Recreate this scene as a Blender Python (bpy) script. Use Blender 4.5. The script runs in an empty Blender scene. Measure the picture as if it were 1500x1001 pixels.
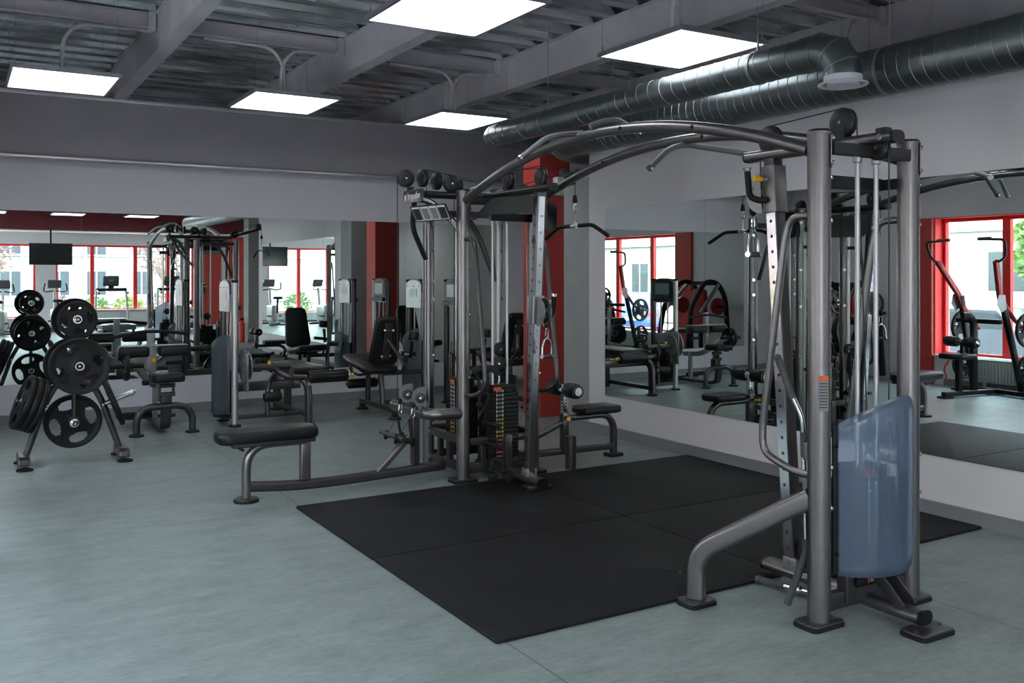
import bpy, bmesh, math, random
from mathutils import Vector, Matrix
random.seed(7)
PI = math.pi
C = bpy.context.scene.collection
V = Vector

# ------------------------------------------------------------------ materials
def _mat(name):
    m = bpy.data.materials.new(name); m.use_nodes = True
    nt = m.node_tree; b = nt.nodes['Principled BSDF']
    return m, nt, b

def mat(name, col, rough=0.5, metal=0.0, noise=0.0, nscale=8.0, stretch=(1, 1, 1), bump=0.0, bscale=60.0,
        rvar=0.0, emit=None, estr=0.0, coat=0.0, spec=0.5):
    m, nt, b = _mat(name)
    b.inputs['Base Color'].default_value = (*col, 1)
    b.inputs['Roughness'].default_value = rough
    b.inputs['Metallic'].default_value = metal
    b.inputs['Specular IOR Level'].default_value = spec
    b.inputs['Coat Weight'].default_value = coat
    if emit:
        b.inputs['Emission Color'].default_value = (*emit, 1); b.inputs['Emission Strength'].default_value = estr
    tc = nt.nodes.new('ShaderNodeTexCoord'); mp = nt.nodes.new('ShaderNodeMapping')
    mp.inputs['Scale'].default_value = stretch
    nt.links.new(tc.outputs['Object'], mp.inputs['Vector'])
    n = nt.nodes.new('ShaderNodeTexNoise'); n.inputs['Scale'].default_value = nscale; n.inputs['Detail'].default_value = 4
    nt.links.new(mp.outputs[0], n.inputs['Vector'])
    if noise > 0:
        r = nt.nodes.new('ShaderNodeMapRange'); r.inputs[1].default_value = 0.3; r.inputs[2].default_value = 0.7
        r.inputs[3].default_value = 1 - noise; r.inputs[4].default_value = 1 + noise
        nt.links.new(n.outputs['Fac'], r.inputs[0])
        mx = nt.nodes.new('ShaderNodeVectorMath'); mx.operation = 'SCALE'; mx.inputs[0].default_value = col
        nt.links.new(r.outputs[0], mx.inputs['Scale']); nt.links.new(mx.outputs[0], b.inputs['Base Color'])
    if rvar > 0:
        r = nt.nodes.new('ShaderNodeMapRange'); r.inputs[1].default_value = 0.3; r.inputs[2].default_value = 0.7
        r.inputs[3].default_value = max(0, rough - rvar); r.inputs[4].default_value = min(1, rough + rvar)
        nt.links.new(n.outputs['Fac'], r.inputs[0]); nt.links.new(r.outputs[0], b.inputs['Roughness'])
    if bump > 0:
        n2 = nt.nodes.new('ShaderNodeTexNoise'); n2.inputs['Scale'].default_value = bscale; n2.inputs['Detail'].default_value = 3
        nt.links.new(mp.outputs[0], n2.inputs['Vector'])
        bp = nt.nodes.new('ShaderNodeBump'); bp.inputs['Strength'].default_value = bump; bp.inputs['Distance'].default_value = 0.01
        nt.links.new(n2.outputs['Fac'], bp.inputs['Height']); nt.links.new(bp.outputs[0], b.inputs['Normal'])
    return m

M = {}
M['column'] = mat('brushed_column_metal', (.195, .186, .190), .30, .9, noise=.025, nscale=6)
M['frame'] = mat('charcoal_metallic_paint', (.085, .08, .085), .30, .75, noise=.03, nscale=14, rvar=.012)
M['darkframe'] = mat('dark_charcoal_paint', (.028, .028, .030), .35, .5, noise=.03)
M['lightframe'] = mat('silver_grey_paint', (.3, .31, .32), .35, .6, noise=.08, nscale=10)
M['chrome'] = mat('polished_chrome', (.60, .61, .63), .14, 1.0)
M['rod'] = mat('steel_guide_rod', (.46, .46, .48), .38, 1.0)
M['blackmetal'] = mat('black_powder_coat', (.006, .006, .0065), .4, .1, spec=.35)
M['vinyl'] = mat('black_vinyl_upholstery', (.006, .0068, .0075), .40, 0, bump=.05, bscale=220, rvar=.04, spec=.35)
M['rubber'] = mat('black_rubber', (.006, .006, .0065), .6, 0, bump=.12, bscale=180, spec=.3)
M['plate'] = mat('rubber_coated_plate', (.0055, .0055, .0062), .48, 0, bump=.06, bscale=90, spec=.32)
M['plastic'] = mat('dark_slate_plastic', (.008, .0098, .011), .42, 0, spec=.4)
M['grip'] = mat('ribbed_grey_grip', (.06, .063, .066), .7, 0, bump=.3, bscale=300)
M['yellow'] = mat('yellow_knob_plastic', (.75, .42, .01), .4)
M['white'] = mat('white_label', (.75, .76, .78), .5)
M['orange'] = mat('orange_label', (.6, .12, .02), .5)
M['redmark'] = mat('red_mark', (.65, .05, .03), .5)
M['yellowmark'] = mat('yellow_mark', (.7, .55, .02), .5)
M['greylabel'] = mat('grey_label', (.2, .2, .21), .5)
M['ink'] = mat('dark_ink', (.02, .02, .02), .6)
M['cable'] = mat('black_cable', (.01, .01, .011), .45)
M['strap'] = mat('black_webbing', (.012, .012, .013), .8, bump=.3, bscale=400)
M['knurl'] = mat('knurled_steel', (.2, .21, .22), .4, .9, bump=.5, bscale=500)
M['wallgrey'] = mat('light_grey_wall_paint', (.62, .60, .63), .6, 0, noise=.02, nscale=2, bump=.05, bscale=160)
M['wallback'] = mat('pale_grey_wall_paint', (.58, .585, .635), .6, 0, noise=.02, nscale=2, bump=.05, bscale=160)
M['header'] = mat('dark_grey_header', (.31, .305, .34), .6, 0, noise=.06, nscale=2)  # header band coloured darker than the wall below
M['concretegrey'] = mat('mid_grey_column_paint', (.30, .30, .305), .7, 0, noise=.05, nscale=4)
M['darkwall'] = mat('dim_grey_wall_paint', (.42, .43, .425), .7, 0, noise=.05, nscale=3)
M['redwall'] = mat('red_wall_paint', (.44, .045, .035), .55, 0, noise=.06, nscale=5, bump=.08, bscale=60)
M['redmetal'] = mat('red_window_metal', (.72, .03, .03), .4, 0)
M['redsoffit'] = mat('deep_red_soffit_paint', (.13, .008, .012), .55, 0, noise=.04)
M['redpaint'] = mat('dark_red_machine_paint', (.3, .012, .014), .3, .2)
M['beam'] = mat('grey_beam_paint', (.46, .45, .485), .5, .1, noise=.14, nscale=2.5)
M['beamdark'] = mat('dark_grey_purlin_paint', (.48, .47, .51), .5, .1, noise=.12, nscale=2.5)
M['base'] = mat('grey_skirting', (.2, .21, .23), .5)
M['ceil_white'] = mat('white_soffit', (.6, .62, .6), .7)
M['radiator'] = mat('white_radiator_enamel', (.62, .66, .64), .4)
M['diffuser'] = mat('light_panel_diffuser', (.8, .8, .8), .6, emit=(.95, .98, 1.0), estr=1.7)
M['ledge'] = mat('brushed_ledge_profile', (.55, .56, .58), .35, .7, noise=.1, nscale=1.5)
M['silver'] = mat('satin_silver_tube', (.52, .52, .54), .34, .75)
M['lampframe'] = mat('lamp_frame_aluminium', (.3, .31, .33), .4, .6)
M['conduit'] = mat('grey_conduit_plastic', (.55, .54, .56), .55)
M['screen'] = mat('black_tv_screen', (.012, .014, .016), .12)
M['lcd'] = mat('console_lcd', (.2, .27, .3), .3)
M['facade'] = mat('white_render_facade', (.19, .185, .178), .8, noise=.04, nscale=1.5)
M['facade2'] = mat('cream_render_facade', (.19, .178, .155), .8, noise=.05, nscale=1.5)
M['asphalt'] = mat('pale_paving', (.34, .335, .33), .9, noise=.1, nscale=3)
M['window_dark'] = mat('facade_window_glass', (.03, .04, .045), .4, spec=.25)
M['stonewall'] = mat('low_stone_wall', (.4, .35, .32), .9, noise=.2, nscale=5)
M['leaf'] = mat('green_leaves', (.07, .15, .03), .6, noise=.3, nscale=4)
M['leafyellow'] = mat('yellow_green_leaves', (.17, .21, .045), .6, noise=.3, nscale=4)
M['leafred'] = mat('dry_brown_pink_leaves', (.2, .13, .115), .7, noise=.3, nscale=4)
M['bark'] = mat('grey_bark', (.16, .13, .1), .9, noise=.2)
M['carblue'] = mat('blue_car_paint', (.015, .06, .24), .3, .3, coat=.6)
M['cardark'] = mat('graphite_car_paint', (.06, .07, .08), .25, .4, coat=.6)
M['carwhite'] = mat('white_car_paint', (.35, .35, .35), .25, .1, coat=.6)
M['lampblack'] = mat('black_lamp_iron', (.01, .01, .012), .5)
M['tread'] = mat('charcoal_treadmill_plastic', (.07, .075, .08), .45)
M['treadsilver'] = mat('silver_treadmill_upright', (.45, .48, .47), .35, .4)

def rods(name):
    pass

def mirror_mat():
    m, nt, b = _mat('silvered_mirror_glass')
    b.inputs['Base Color'].default_value = (.80, .865, .835, 1)
    b.inputs['Metallic'].default_value = 1; b.inputs['Roughness'].default_value = .0
    return m
M['mirror'] = mirror_mat()
M['mirroredge'] = mat('mirror_edge_glass', (.12, .16, .15), .2, .3)

def glass_mat():
    m, nt, b = _mat('window_glass'); nt.nodes.remove(b)
    out = nt.nodes['Material Output']
    tr = nt.nodes.new('ShaderNodeBsdfTransparent'); tr.inputs[0].default_value = (.93, .97, .95, 1)
    gl = nt.nodes.new('ShaderNodeBsdfGlossy'); gl.inputs['Roughness'].default_value = .01
    lw = nt.nodes.new('ShaderNodeLayerWeight'); lw.inputs[0].default_value = .5
    pw = nt.nodes.new('ShaderNodeMath'); pw.operation = 'POWER'; pw.inputs[1].default_value = 5
    nt.links.new(lw.outputs['Facing'], pw.inputs[0])
    fr = nt.nodes.new('ShaderNodeMath'); fr.operation = 'MULTIPLY_ADD'; fr.inputs[1].default_value = .45; fr.inputs[2].default_value = .03
    nt.links.new(pw.outputs[0], fr.inputs[0])
    mx = nt.nodes.new('ShaderNodeMixShader')
    nt.links.new(fr.outputs[0], mx.inputs[0]); nt.links.new(tr.outputs[0], mx.inputs[1]); nt.links.new(gl.outputs[0], mx.inputs[2])
    nt.links.new(mx.outputs[0], out.inputs[0])
    return m
M['glass'] = glass_mat()

def acrylic_mat(name, tcol, dcol, rough, dmix):
    """frosted plastic: rough transmission with a thin blue body scatter and a soft gloss"""
    m, nt, b = _mat(name); nt.nodes.remove(b); out = nt.nodes['Material Output']
    g = nt.nodes.new('ShaderNodeBsdfRefraction'); g.inputs['Color'].default_value = (*tcol, 1); g.inputs['Roughness'].default_value = rough; g.inputs['IOR'].default_value = 1.06
    df = nt.nodes.new('ShaderNodeBsdfDiffuse'); df.inputs[0].default_value = (*dcol, 1)
    tl = nt.nodes.new('ShaderNodeBsdfTranslucent'); tl.inputs[0].default_value = (*dcol, 1)
    m0 = nt.nodes.new('ShaderNodeMixShader'); m0.inputs[0].default_value = .5
    nt.links.new(df.outputs[0], m0.inputs[1]); nt.links.new(tl.outputs[0], m0.inputs[2])
    m1 = nt.nodes.new('ShaderNodeMixShader'); m1.inputs[0].default_value = dmix
    nt.links.new(g.outputs[0], m1.inputs[1]); nt.links.new(m0.outputs[0], m1.inputs[2])
    gl = nt.nodes.new('ShaderNodeBsdfGlossy'); gl.inputs['Roughness'].default_value = .22
    m2 = nt.nodes.new('ShaderNodeMixShader'); m2.inputs[0].default_value = .05
    nt.links.new(m1.outputs[0], m2.inputs[1]); nt.links.new(gl.outputs[0], m2.inputs[2]); nt.links.new(m2.outputs[0], out.inputs[0])
    return m
M['acrylic'] = acrylic_mat('frosted_blue_acrylic', (.90, .94, .995), (.32, .47, .70), .34, .22)
M['acrylicgrey'] = acrylic_mat('smoky_blue_acrylic', (.82, .87, .92), (.24, .29, .33), .36, .42)

def floor_mat():
    m, nt, b = _mat('grey_green_vinyl_floor')
    tc = nt.nodes.new('ShaderNodeTexCoord')
    def nz(scale, st, det=5, rgh=.6):
        mp = nt.nodes.new('ShaderNodeMapping'); mp.inputs['Scale'].default_value = st
        nt.links.new(tc.outputs['Object'], mp.inputs[0])
        n = nt.nodes.new('ShaderNodeTexNoise'); n.inputs['Scale'].default_value = scale; n.inputs['Detail'].default_value = det
        n.inputs['Roughness'].default_value = rgh
        nt.links.new(mp.outputs[0], n.inputs[0]); return n
    n1 = nz(3.2, (1, 2.2, 1), 6, .68); n2 = nz(16, (1, 2.6, 1), 5, .7)
    ad = nt.nodes.new('ShaderNodeMath'); ad.operation = 'MULTIPLY_ADD'; ad.inputs[1].default_value = .5
    nt.links.new(n1.outputs['Fac'], ad.inputs[0])
    ad2 = nt.nodes.new('ShaderNodeMath'); ad2.operation = 'MULTIPLY'; ad2.inputs[1].default_value = .5
    nt.links.new(n2.outputs['Fac'], ad2.inputs[0]); nt.links.new(ad2.outputs[0], ad.inputs[2])
    cr = nt.nodes.new('ShaderNodeValToRGB')
    cr.color_ramp.elements[0].position = .36; cr.color_ramp.elements[0].color = (.135, .165, .158, 1)
    cr.color_ramp.elements[1].position = .64; cr.color_ramp.elements[1].color = (.255, .292, .282, 1)
    nt.links.new(ad.outputs[0], cr.inputs[0])
    # welded seams every two metres along y
    sp = nt.nodes.new('ShaderNodeSeparateXYZ'); nt.links.new(tc.outputs['Object'], sp.inputs[0])
    fm = nt.nodes.new('ShaderNodeMath'); fm.operation = 'PINGPONG'; fm.inputs[1].default_value = 1.0
    nt.links.new(sp.outputs[0], fm.inputs[0])
    lt = nt.nodes.new('ShaderNodeMath'); lt.operation = 'LESS_THAN'; lt.inputs[1].default_value = .0028
    nt.links.new(fm.outputs[0], lt.inputs[0])
    mx = nt.nodes.new('ShaderNodeMix'); mx.data_type = 'RGBA'
    nt.links.new(lt.outputs[0], mx.inputs[0]); nt.links.new(cr.outputs[0], mx.inputs[6]); mx.inputs[7].default_value = (.05, .07, .065, 1)
    nt.links.new(mx.outputs[2], b.inputs['Base Color'])
    b.inputs['Roughness'].default_value = .42
    b.inputs['Specular IOR Level'].default_value = .45
    r = nt.nodes.new('ShaderNodeMapRange'); r.inputs[3].default_value = .34; r.inputs[4].default_value = .52
    nt.links.new(n2.outputs['Fac'], r.inputs[0]); nt.links.new(r.outputs[0], b.inputs['Roughness'])
    return m
M['floor'] = floor_mat()

def deck_mat():
    m, nt, b = _mat('galvanised_corrugated_deck')
    tc = nt.nodes.new('ShaderNodeTexCoord'); mp = nt.nodes.new('ShaderNodeMapping'); mp.inputs['Scale'].default_value = (1.1, 14, 1)
    nt.links.new(tc.outputs['Object'], mp.inputs[0])
    n = nt.nodes.new('ShaderNodeTexNoise'); n.inputs['Scale'].default_value = 1.0; n.inputs['Detail'].default_value = 5
    nt.links.new(mp.outputs[0], n.inputs[0])
    cr = nt.nodes.new('ShaderNodeValToRGB')
    cr.color_ramp.elements[0].position = .35; cr.color_ramp.elements[0].color = (.25, .28, .30, 1)
    cr.color_ramp.elements[1].position = .68; cr.color_ramp.elements[1].color = (.78, .82, .83, 1)
    nt.links.new(n.outputs['Fac'], cr.inputs[0]); nt.links.new(cr.outputs[0], b.inputs['Base Color'])
    b.inputs['Metallic'].default_value = .9
    r = nt.nodes.new('ShaderNodeMapRange'); r.inputs[3].default_value = .12; r.inputs[4].default_value = .42
    nt.links.new(n.outputs['Fac'], r.inputs[0]); nt.links.new(r.outputs[0], b.inputs['Roughness'])
    bp = nt.nodes.new('ShaderNodeBump'); bp.inputs['Strength'].default_value = .25; bp.inputs['Distance'].default_value = .01
    nt.links.new(n.outputs['Fac'], bp.inputs['Height']); nt.links.new(bp.outputs[0], b.inputs['Normal'])
    return m
M['deck'] = deck_mat()
M['duct'] = mat('galvanised_spiral_duct', (.17, .195, .205), .36, .88, noise=.08, nscale=5, rvar=.05)
M['ductseam'] = mat('bright_duct_seam', (.26, .28, .29), .45, .85)

def mat_rubbermat():
    m, nt, b = _mat('black_rubber_floor_mat')
    tc = nt.nodes.new('ShaderNodeTexCoord')
    n = nt.nodes.new('ShaderNodeTexNoise'); n.inputs['Scale'].default_value = 220; n.inputs['Detail'].default_value = 3
    nt.links.new(tc.outputs['Object'], n.inputs[0])
    n3 = nt.nodes.new('ShaderNodeTexNoise'); n3.inputs['Scale'].default_value = 3; n3.inputs['Detail'].default_value = 5
    nt.links.new(tc.outputs['Object'], n3.inputs[0])
    cr = nt.nodes.new('ShaderNodeValToRGB')
    cr.color_ramp.elements[0].position = .35; cr.color_ramp.elements[0].color = (.0038, .004, .0045, 1)
    cr.color_ramp.elements[1].position = .7; cr.color_ramp.elements[1].color = (.0085, .0088, .0102, 1)
    nt.links.new(n3.outputs['Fac'], cr.inputs[0])
    # sparse pale crumbs
    vo = nt.nodes.new('ShaderNodeTexVoronoi'); vo.inputs['Scale'].default_value = 14
    nt.links.new(tc.outputs['Object'], vo.inputs['Vector'])
    lt = nt.nodes.new('ShaderNodeMath'); lt.operation = 'LESS_THAN'; lt.inputs[1].default_value = .022
    nt.links.new(vo.outputs['Distance'], lt.inputs[0])
    mx = nt.nodes.new('ShaderNodeMix'); mx.data_type = 'RGBA'
    nt.links.new(lt.outputs[0], mx.inputs[0]); nt.links.new(cr.outputs[0], mx.inputs[6]); mx.inputs[7].default_value = (.1, .1, .11, 1)
    nt.links.new(mx.outputs[2], b.inputs['Base Color'])
    b.inputs['Roughness'].default_value = .6; b.inputs['Specular IOR Level'].default_value = .22
    bp = nt.nodes.new('ShaderNodeBump'); bp.inputs['Strength'].default_value = .35; bp.inputs['Distance'].default_value = .004
    nt.links.new(n.outputs['Fac'], bp.inputs['Height']); nt.links.new(bp.outputs[0], b.inputs['Normal'])
    return m
M['rubbermat'] = mat_rubbermat()

# ------------------------------------------------------------------ mesh building
def circ(r, n=14, ry=None):
    ry = r if ry is None else ry
    return [(r*math.cos(2*PI*i/n), ry*math.sin(2*PI*i/n)) for i in range(n)]
def rrect(w, h, r=None, n=3):
    r = min(w, h)*.25 if r is None else min(r, w/2-1e-5, h/2-1e-5)
    out = []
    for cx, cy, a0 in ((w/2-r, h/2-r, 0), (-w/2+r, h/2-r, 90), (-w/2+r, -h/2+r, 180), (w/2-r, -h/2+r, 270)):
        for i in range(n+1):
            a = math.radians(a0+90*i/n); out.append((cx+r*math.cos(a), cy+r*math.sin(a)))
    return out
def stadium(w, h, n=6): return rrect(w, h, min(w, h)/2-1e-4, n)
def fillet(pts, r, n=5):
    pts = [V(p) for p in pts]
    if len(pts) < 3 or r <= 0: return pts
    out = [pts[0]]
    for i in range(1, len(pts)-1):
        p, a, b = pts[i], pts[i-1], pts[i+1]
        da, db = (a-p), (b-p)
        d = min(r, da.length*.49, db.length*.49)
        s, e = p+da.normalized()*d, p+db.normalized()*d
        for k in range(n+1):
            t = k/n; out.append(s*(1-t)**2+p*2*t*(1-t)+e*t*t)
    out.append(pts[-1]); return out
def frameM(o, x, z):
    """matrix at o with local z along z and x near x"""
    z = V(z).normalized(); x = V(x); x = (x-z*x.dot(z))
    if x.length < 1e-5:
        x = V((1, 0, 0)) if abs(z.x) < .9 else V((0, 1, 0)); x = x-z*x.dot(z)
    x.normalize(); y = z.cross(x)
    m = Matrix.Identity(4)
    for i in range(3): m[i][0] = x[i]; m[i][1] = y[i]; m[i][2] = z[i]; m[i][3] = V(o)[i]
    return m
def RZ(a): return Matrix.Rotation(math.radians(a), 4, 'Z')
def T(x, y, z): return Matrix.Translation((x, y, z))

class MB:
    def __init__(s, Mx=None): s.v = []; s.f = []; s.mi = []; s.k = 0; s.M = Mx
    def slot(s, k): s.k = k; return s
    def add(s, vs, fs, Mx=None):
        o = len(s.v)
        for p in vs:
            p = V(p)
            if Mx is not None: p = Mx @ p
            if s.M is not None: p = s.M @ p
            s.v.append(p)
        for f in fs: s.f.append([o+i for i in f]); s.mi.append(s.k)
        return s
    def box(s, c, d, Mx=None, bev=0):
        if bev > 0:
            return s.pad(c, d, bev, bev, Mx)
        x, y, z = c; a, b, e = d[0]/2, d[1]/2, d[2]/2
        vs = [(x+i*a, y+j*b, z+k*e) for k in (-1, 1) for j in (-1, 1) for i in (-1, 1)]
        return s.add(vs, [(0, 2, 3, 1), (4, 5, 7, 6), (0, 1, 5, 4), (2, 6, 7, 3), (0, 4, 6, 2), (1, 3, 7, 5)], Mx)
    def pad(s, c, d, r, e, Mx=None, n=4, taper=1.0):
        """rounded slab: corner radius r, edge radius e; c = centre; taper scales the width at +y"""
        lay = []
        ne = 4
        for i in range(ne+1):
            a = PI/2*i/ne; lay.append((-d[2]/2+e-e*math.cos(PI/2-a) if False else -d[2]/2+e*(1-math.sin(a)), e*(1-math.cos(PI/2-a) if False else math.sin(PI/2-a)*0)))
        lay = []
        for i in range(ne+1):
            a = PI/2*i/ne; lay.append((-d[2]/2+e*(1-math.sin(a)), e*(1-math.cos(a))))
        low = lay[::-1]          # from bottom face (inset e) up to side
        low = [(-d[2]/2+e*(1-math.cos(PI/2*i/ne)), e*(1-math.sin(PI/2*i/ne))) for i in range(ne+1)]
        up = [(-z, ins) for z, ins in low[::-1]]
        vs = []; L = low+up; m = 0
        for z, ins in L:
            p = rrect(max(d[0]-2*ins, .001), max(d[1]-2*ins, .001), max(r-ins, .0005), n); m = len(p)
            for x, y in p:
                w = 1+(taper-1)*(y/d[1]+.5)
                vs.append((c[0]+x*w, c[1]+y, c[2]+z))
        fs = [tuple(range(m))[::-1], tuple(range((len(L)-1)*m, len(L)*m))]
        for i in range(len(L)-1):
            for j in range(m):
                k = (j+1) % m; fs.append((i*m+j, i*m+k, (i+1)*m+k, (i+1)*m+j))
        return s.add(vs, fs, Mx)
    def prism(s, pts, h, Mx=None, z0=0):
        n = len(pts)
        vs = [(x, y, z0) for x, y in pts]+[(x, y, z0+h) for x, y in pts]
        fs = [tuple(range(n))[::-1], tuple(range(n, 2*n))]+[(i, (i+1) % n, n+(i+1) % n, n+i) for i in range(n)]
        return s.add(vs, fs, Mx)
    def cyl(s, a, b, r, r2=None, n=16, Mx=None):
        r2 = r if r2 is None else r2
        a, b = V(a), V(b); F = frameM(a, (1, 0, 0) if abs((b-a).normalized().x) < .9 else (0, 1, 0), b-a); h = (b-a).length
        vs = [F @ V((r*math.cos(2*PI*i/n), r*math.sin(2*PI*i/n), 0)) for i in range(n)]
        vs += [F @ V((r2*math.cos(2*PI*i/n), r2*math.sin(2*PI*i/n), h)) for i in range(n)]
        fs = [tuple(range(n))[::-1], tuple(range(n, 2*n))]+[(i, (i+1) % n, n+(i+1) % n, n+i) for i in range(n)]
        return s.add(vs, fs, Mx)
    def lathe(s, prof, o, ax, n=24, closed=True):
        """prof list of (radius, height along ax)"""
        F = frameM(o, (1, 0, 0) if abs(V(ax).normalized().x) < .9 else (0, 1, 0), ax); m = len(prof); vs = []
        for r, h in prof:
            r = max(r, .0002)
            for i in range(n): vs.append(F @ V((r*math.cos(2*PI*i/n), r*math.sin(2*PI*i/n), h)))
        fs = []
        for j in range(m-1):
            for i in range(n):
                k = (i+1) % n; fs.append((j*n+i, j*n+k, (j+1)*n+k, (j+1)*n+i))
        if closed: fs += [tuple(range(n))[::-1], tuple(range((m-1)*n, m*n))]
        return s.add(vs, fs)
    def sweep(s, pts, prof, up=(0, 0, 1), caps=True, fr=0, n=5, loop=False):
        pts = fillet(pts, fr, n) if fr else [V(p) for p in pts]
        N = len(pts); tans = []
        for i in range(N):
            if loop: t = pts[(i+1) % N]-pts[i-1]
            else: t = pts[min(i+1, N-1)]-pts[max(i-1, 0)]
            tans.append(t.normalized())
        u = V(up); t0 = tans[0]; u = u-t0*u.dot(t0)
        if u.length < 1e-3:
            u = V((0, 1, 0)) if abs(t0.y) < .9 else V((1, 0, 0)); u = u-t0*u.dot(t0)
        u.normalize(); vs = []; m = len(prof)
        for i in range(N):
            t = tans[i]; u = (u-t*u.dot(t)).normalized(); sd = t.cross(u)
            for a, b in prof: vs.append(pts[i]+sd*a+u*b)
        fs = []
        for i in range(N if loop else N-1):
            i2 = (i+1) % N
            for j in range(m):
                k = (j+1) % m; fs.append((i*m+j, i*m+k, i2*m+k, i2*m+j))
        if caps and not loop: fs += [tuple(range(m))[::-1], tuple(range((N-1)*m, N*m))]
        return s.add(vs, fs)
    def tube(s, pts, r, fr=0, n=12, loop=False): return s.sweep(pts, circ(r, n), fr=fr, loop=loop)
    def ball(s, c, r, n=12, sc=(1, 1, 1)):
        m = n//2; vs = []
        for j in range(m+1):
            a = PI*j/m
            for i in range(n):
                b = 2*PI*i/n; vs.append((c[0]+sc[0]*r*math.sin(a)*math.cos(b), c[1]+sc[1]*r*math.sin(a)*math.sin(b), c[2]-sc[2]*r*math.cos(a)))
        fs = [(j*n+i, j*n+(i+1) % n, (j+1)*n+(i+1) % n, (j+1)*n+i) for j in range(m) for i in range(n)]
        return s.add(vs, fs)
    def build(s, name, mats, parent=None, label=None, flat=False):
        me = bpy.data.meshes.new(name)
        org = ORG.get(parent.name, V((0, 0, 0))) if parent is not None else V((0, 0, 0))
        me.from_pydata([tuple(p-org) for p in s.v], [], s.f)
        if not isinstance(mats, (list, tuple)): mats = [mats]
        for m in mats: me.materials.append(M[m] if isinstance(m, str) else m)
        if len(mats) > 1:
            for p, k in zip(me.polygons, s.mi): p.material_index = k
        bm = bmesh.new(); bm.from_mesh(me); bmesh.ops.recalc_face_normals(bm, faces=bm.faces); bm.to_mesh(me); bm.free()
        me.validate(); me.update()
        if not flat:
            me.shade_smooth(); me.set_sharp_from_angle(angle=math.radians(38))
        o = bpy.data.objects.new(name, me); C.objects.link(o)
        if parent is not None:
            o.parent = parent; ORG[o.name] = org
        if label: o['label'] = label
        return o
ORG = {}
def thing(name, label, cat, loc=(0, 0, 0), group=None, rot=0):
    """an Empty at the thing's base; parts are given in world coordinates (rot: parts given local)"""
    o = bpy.data.objects.new(name, None); C.objects.link(o); o.empty_display_size = .1
    o.location = loc; o['label'] = label; o['category'] = cat
    if group: o['group'] = group
    ORG[o.name] = V(loc)
    return o
def thing0(name, label, cat, group=None):
    """parts given in local coordinates; moved into place afterwards"""
    return thing(name, label, cat, (0, 0, 0), group)
def place(o, loc, rz=0, rx=0, ry=0):
    o.location = loc; o.rotation_euler = (math.radians(rx), math.radians(ry), math.radians(rz)); return o
def tag(o, label, cat, group=None):
    o['label'] = label; o['category'] = cat
    if group: o['group'] = group
    return o
def struct(o): o['kind'] = 'structure'; return o
def base_at(o, loc):
    """give a single-mesh thing its own origin at loc"""
    loc = V(loc); o.data.transform(Matrix.Translation(-loc)); o.location = loc; return o
def kids(o): return [c for c in bpy.data.objects if c.parent == o]
def copy_tree(o, parent=None, **kw):
    c = o.copy(); C.objects.link(c)
    if parent is not None: c.parent = parent
    for ch in kids(o): copy_tree(ch, c)
    for k, v in kw.items(): c[k] = v
    return c
def text(s, size, Mx, m, parent=None, name='lettering', ext=.0006, align='CENTER', bold=0):
    cu = bpy.data.curves.new('text', 'FONT'); cu.body = s; cu.size = size; cu.extrude = ext; cu.align_x = align; cu.align_y = 'CENTER'; cu.offset = bold
    cu.resolution_u = 3
    o = bpy.data.objects.new('text', cu); C.objects.link(o)
    bpy.context.view_layer.update()
    me = bpy.data.meshes.new_from_object(o.evaluated_get(bpy.context.evaluated_depsgraph_get()))
    C.objects.unlink(o); bpy.data.objects.remove(o)
    me.transform(Mx)
    org = ORG.get(parent.name, V((0, 0, 0))) if parent is not None else V((0, 0, 0))
    me.transform(Matrix.Translation(-org)); me.materials.clear(); me.materials.append(M[m])
    n = bpy.data.objects.new(name, me); C.objects.link(n)
    if parent is not None: n.parent = parent; ORG[n.name] = org
    return n
# ------------------------------------------------------------------ room shell
YB, YF, XL, XR, XE = 10.95, -8.0, -1.15, 5.42, 12.0
YE = 14.2   # end of the roof space above the back wall   # back, front, left, partition, far east
ZD = 3.80
def sbox(name, lo, hi, m, **k):
    c = [(a+b)/2 for a, b in zip(lo, hi)]; d = [b-a for a, b in zip(lo, hi)]
    mb = MB(); mb.box(c, d); return struct(mb.build(name, m, flat=True))
sbox('floor', (XL-.3, YF-.3, -.12), (XE+.2, YE+.2, 0), 'floor')
sbox('wall_back', (XL-.3, YB, 0), (7.4, YB+.2, 3.44), 'wallback')
sbox('wall_far_back', (XL-.3, YE, 0), (7.4, YE+.2, ZD+.1), 'wallback')
sbox('trim_1', (XL, YB-.13, 2.79), (7.2, YB, 3.42), 'header')
mb = MB(); mb.box((3.1, YB-.14, 2.775), (8.0, .17, .035), bev=.01); mb.box((3.1, YB-.015, 3.445), (8.0, .27, .05), bev=.01)
struct(mb.build('trim_2', 'ledge'))
sbox('wall_right', (XR, 2.78, 0), (XR+.16, 7.5, 3.05), 'wallgrey')
sbox('trim_3', (XR+.004, 7.5, 0), (5.95, 7.95, 2.52), 'concretegrey')
sbox('trim_80', (5.95, 7.6, 2.60), (7.2, 7.9, 2.66), 'concretegrey')
sbox('wall_east', (7.2, 2.6, 0), (7.4, YE, ZD), 'darkwall')
sbox('wall_return', (XR+.16, 2.6, 0), (7.2, 2.76, ZD), 'wallgrey')
sbox('wall_far_east', (XE, YF, 0), (XE+.2, 2.6, ZD), 'wallgrey')
sbox('wall_north_east', (7.4, 2.6, 0), (XE, 2.8, ZD), 'redwall')
struct(sbox('trim_4', (5.8, .2, 0), (6.2, .6, ZD), 'concretegrey'))
o = sbox('trim_5', (5.47, 8.48, 0), (5.86, 8.82, 3.0), 'redwall')
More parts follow.
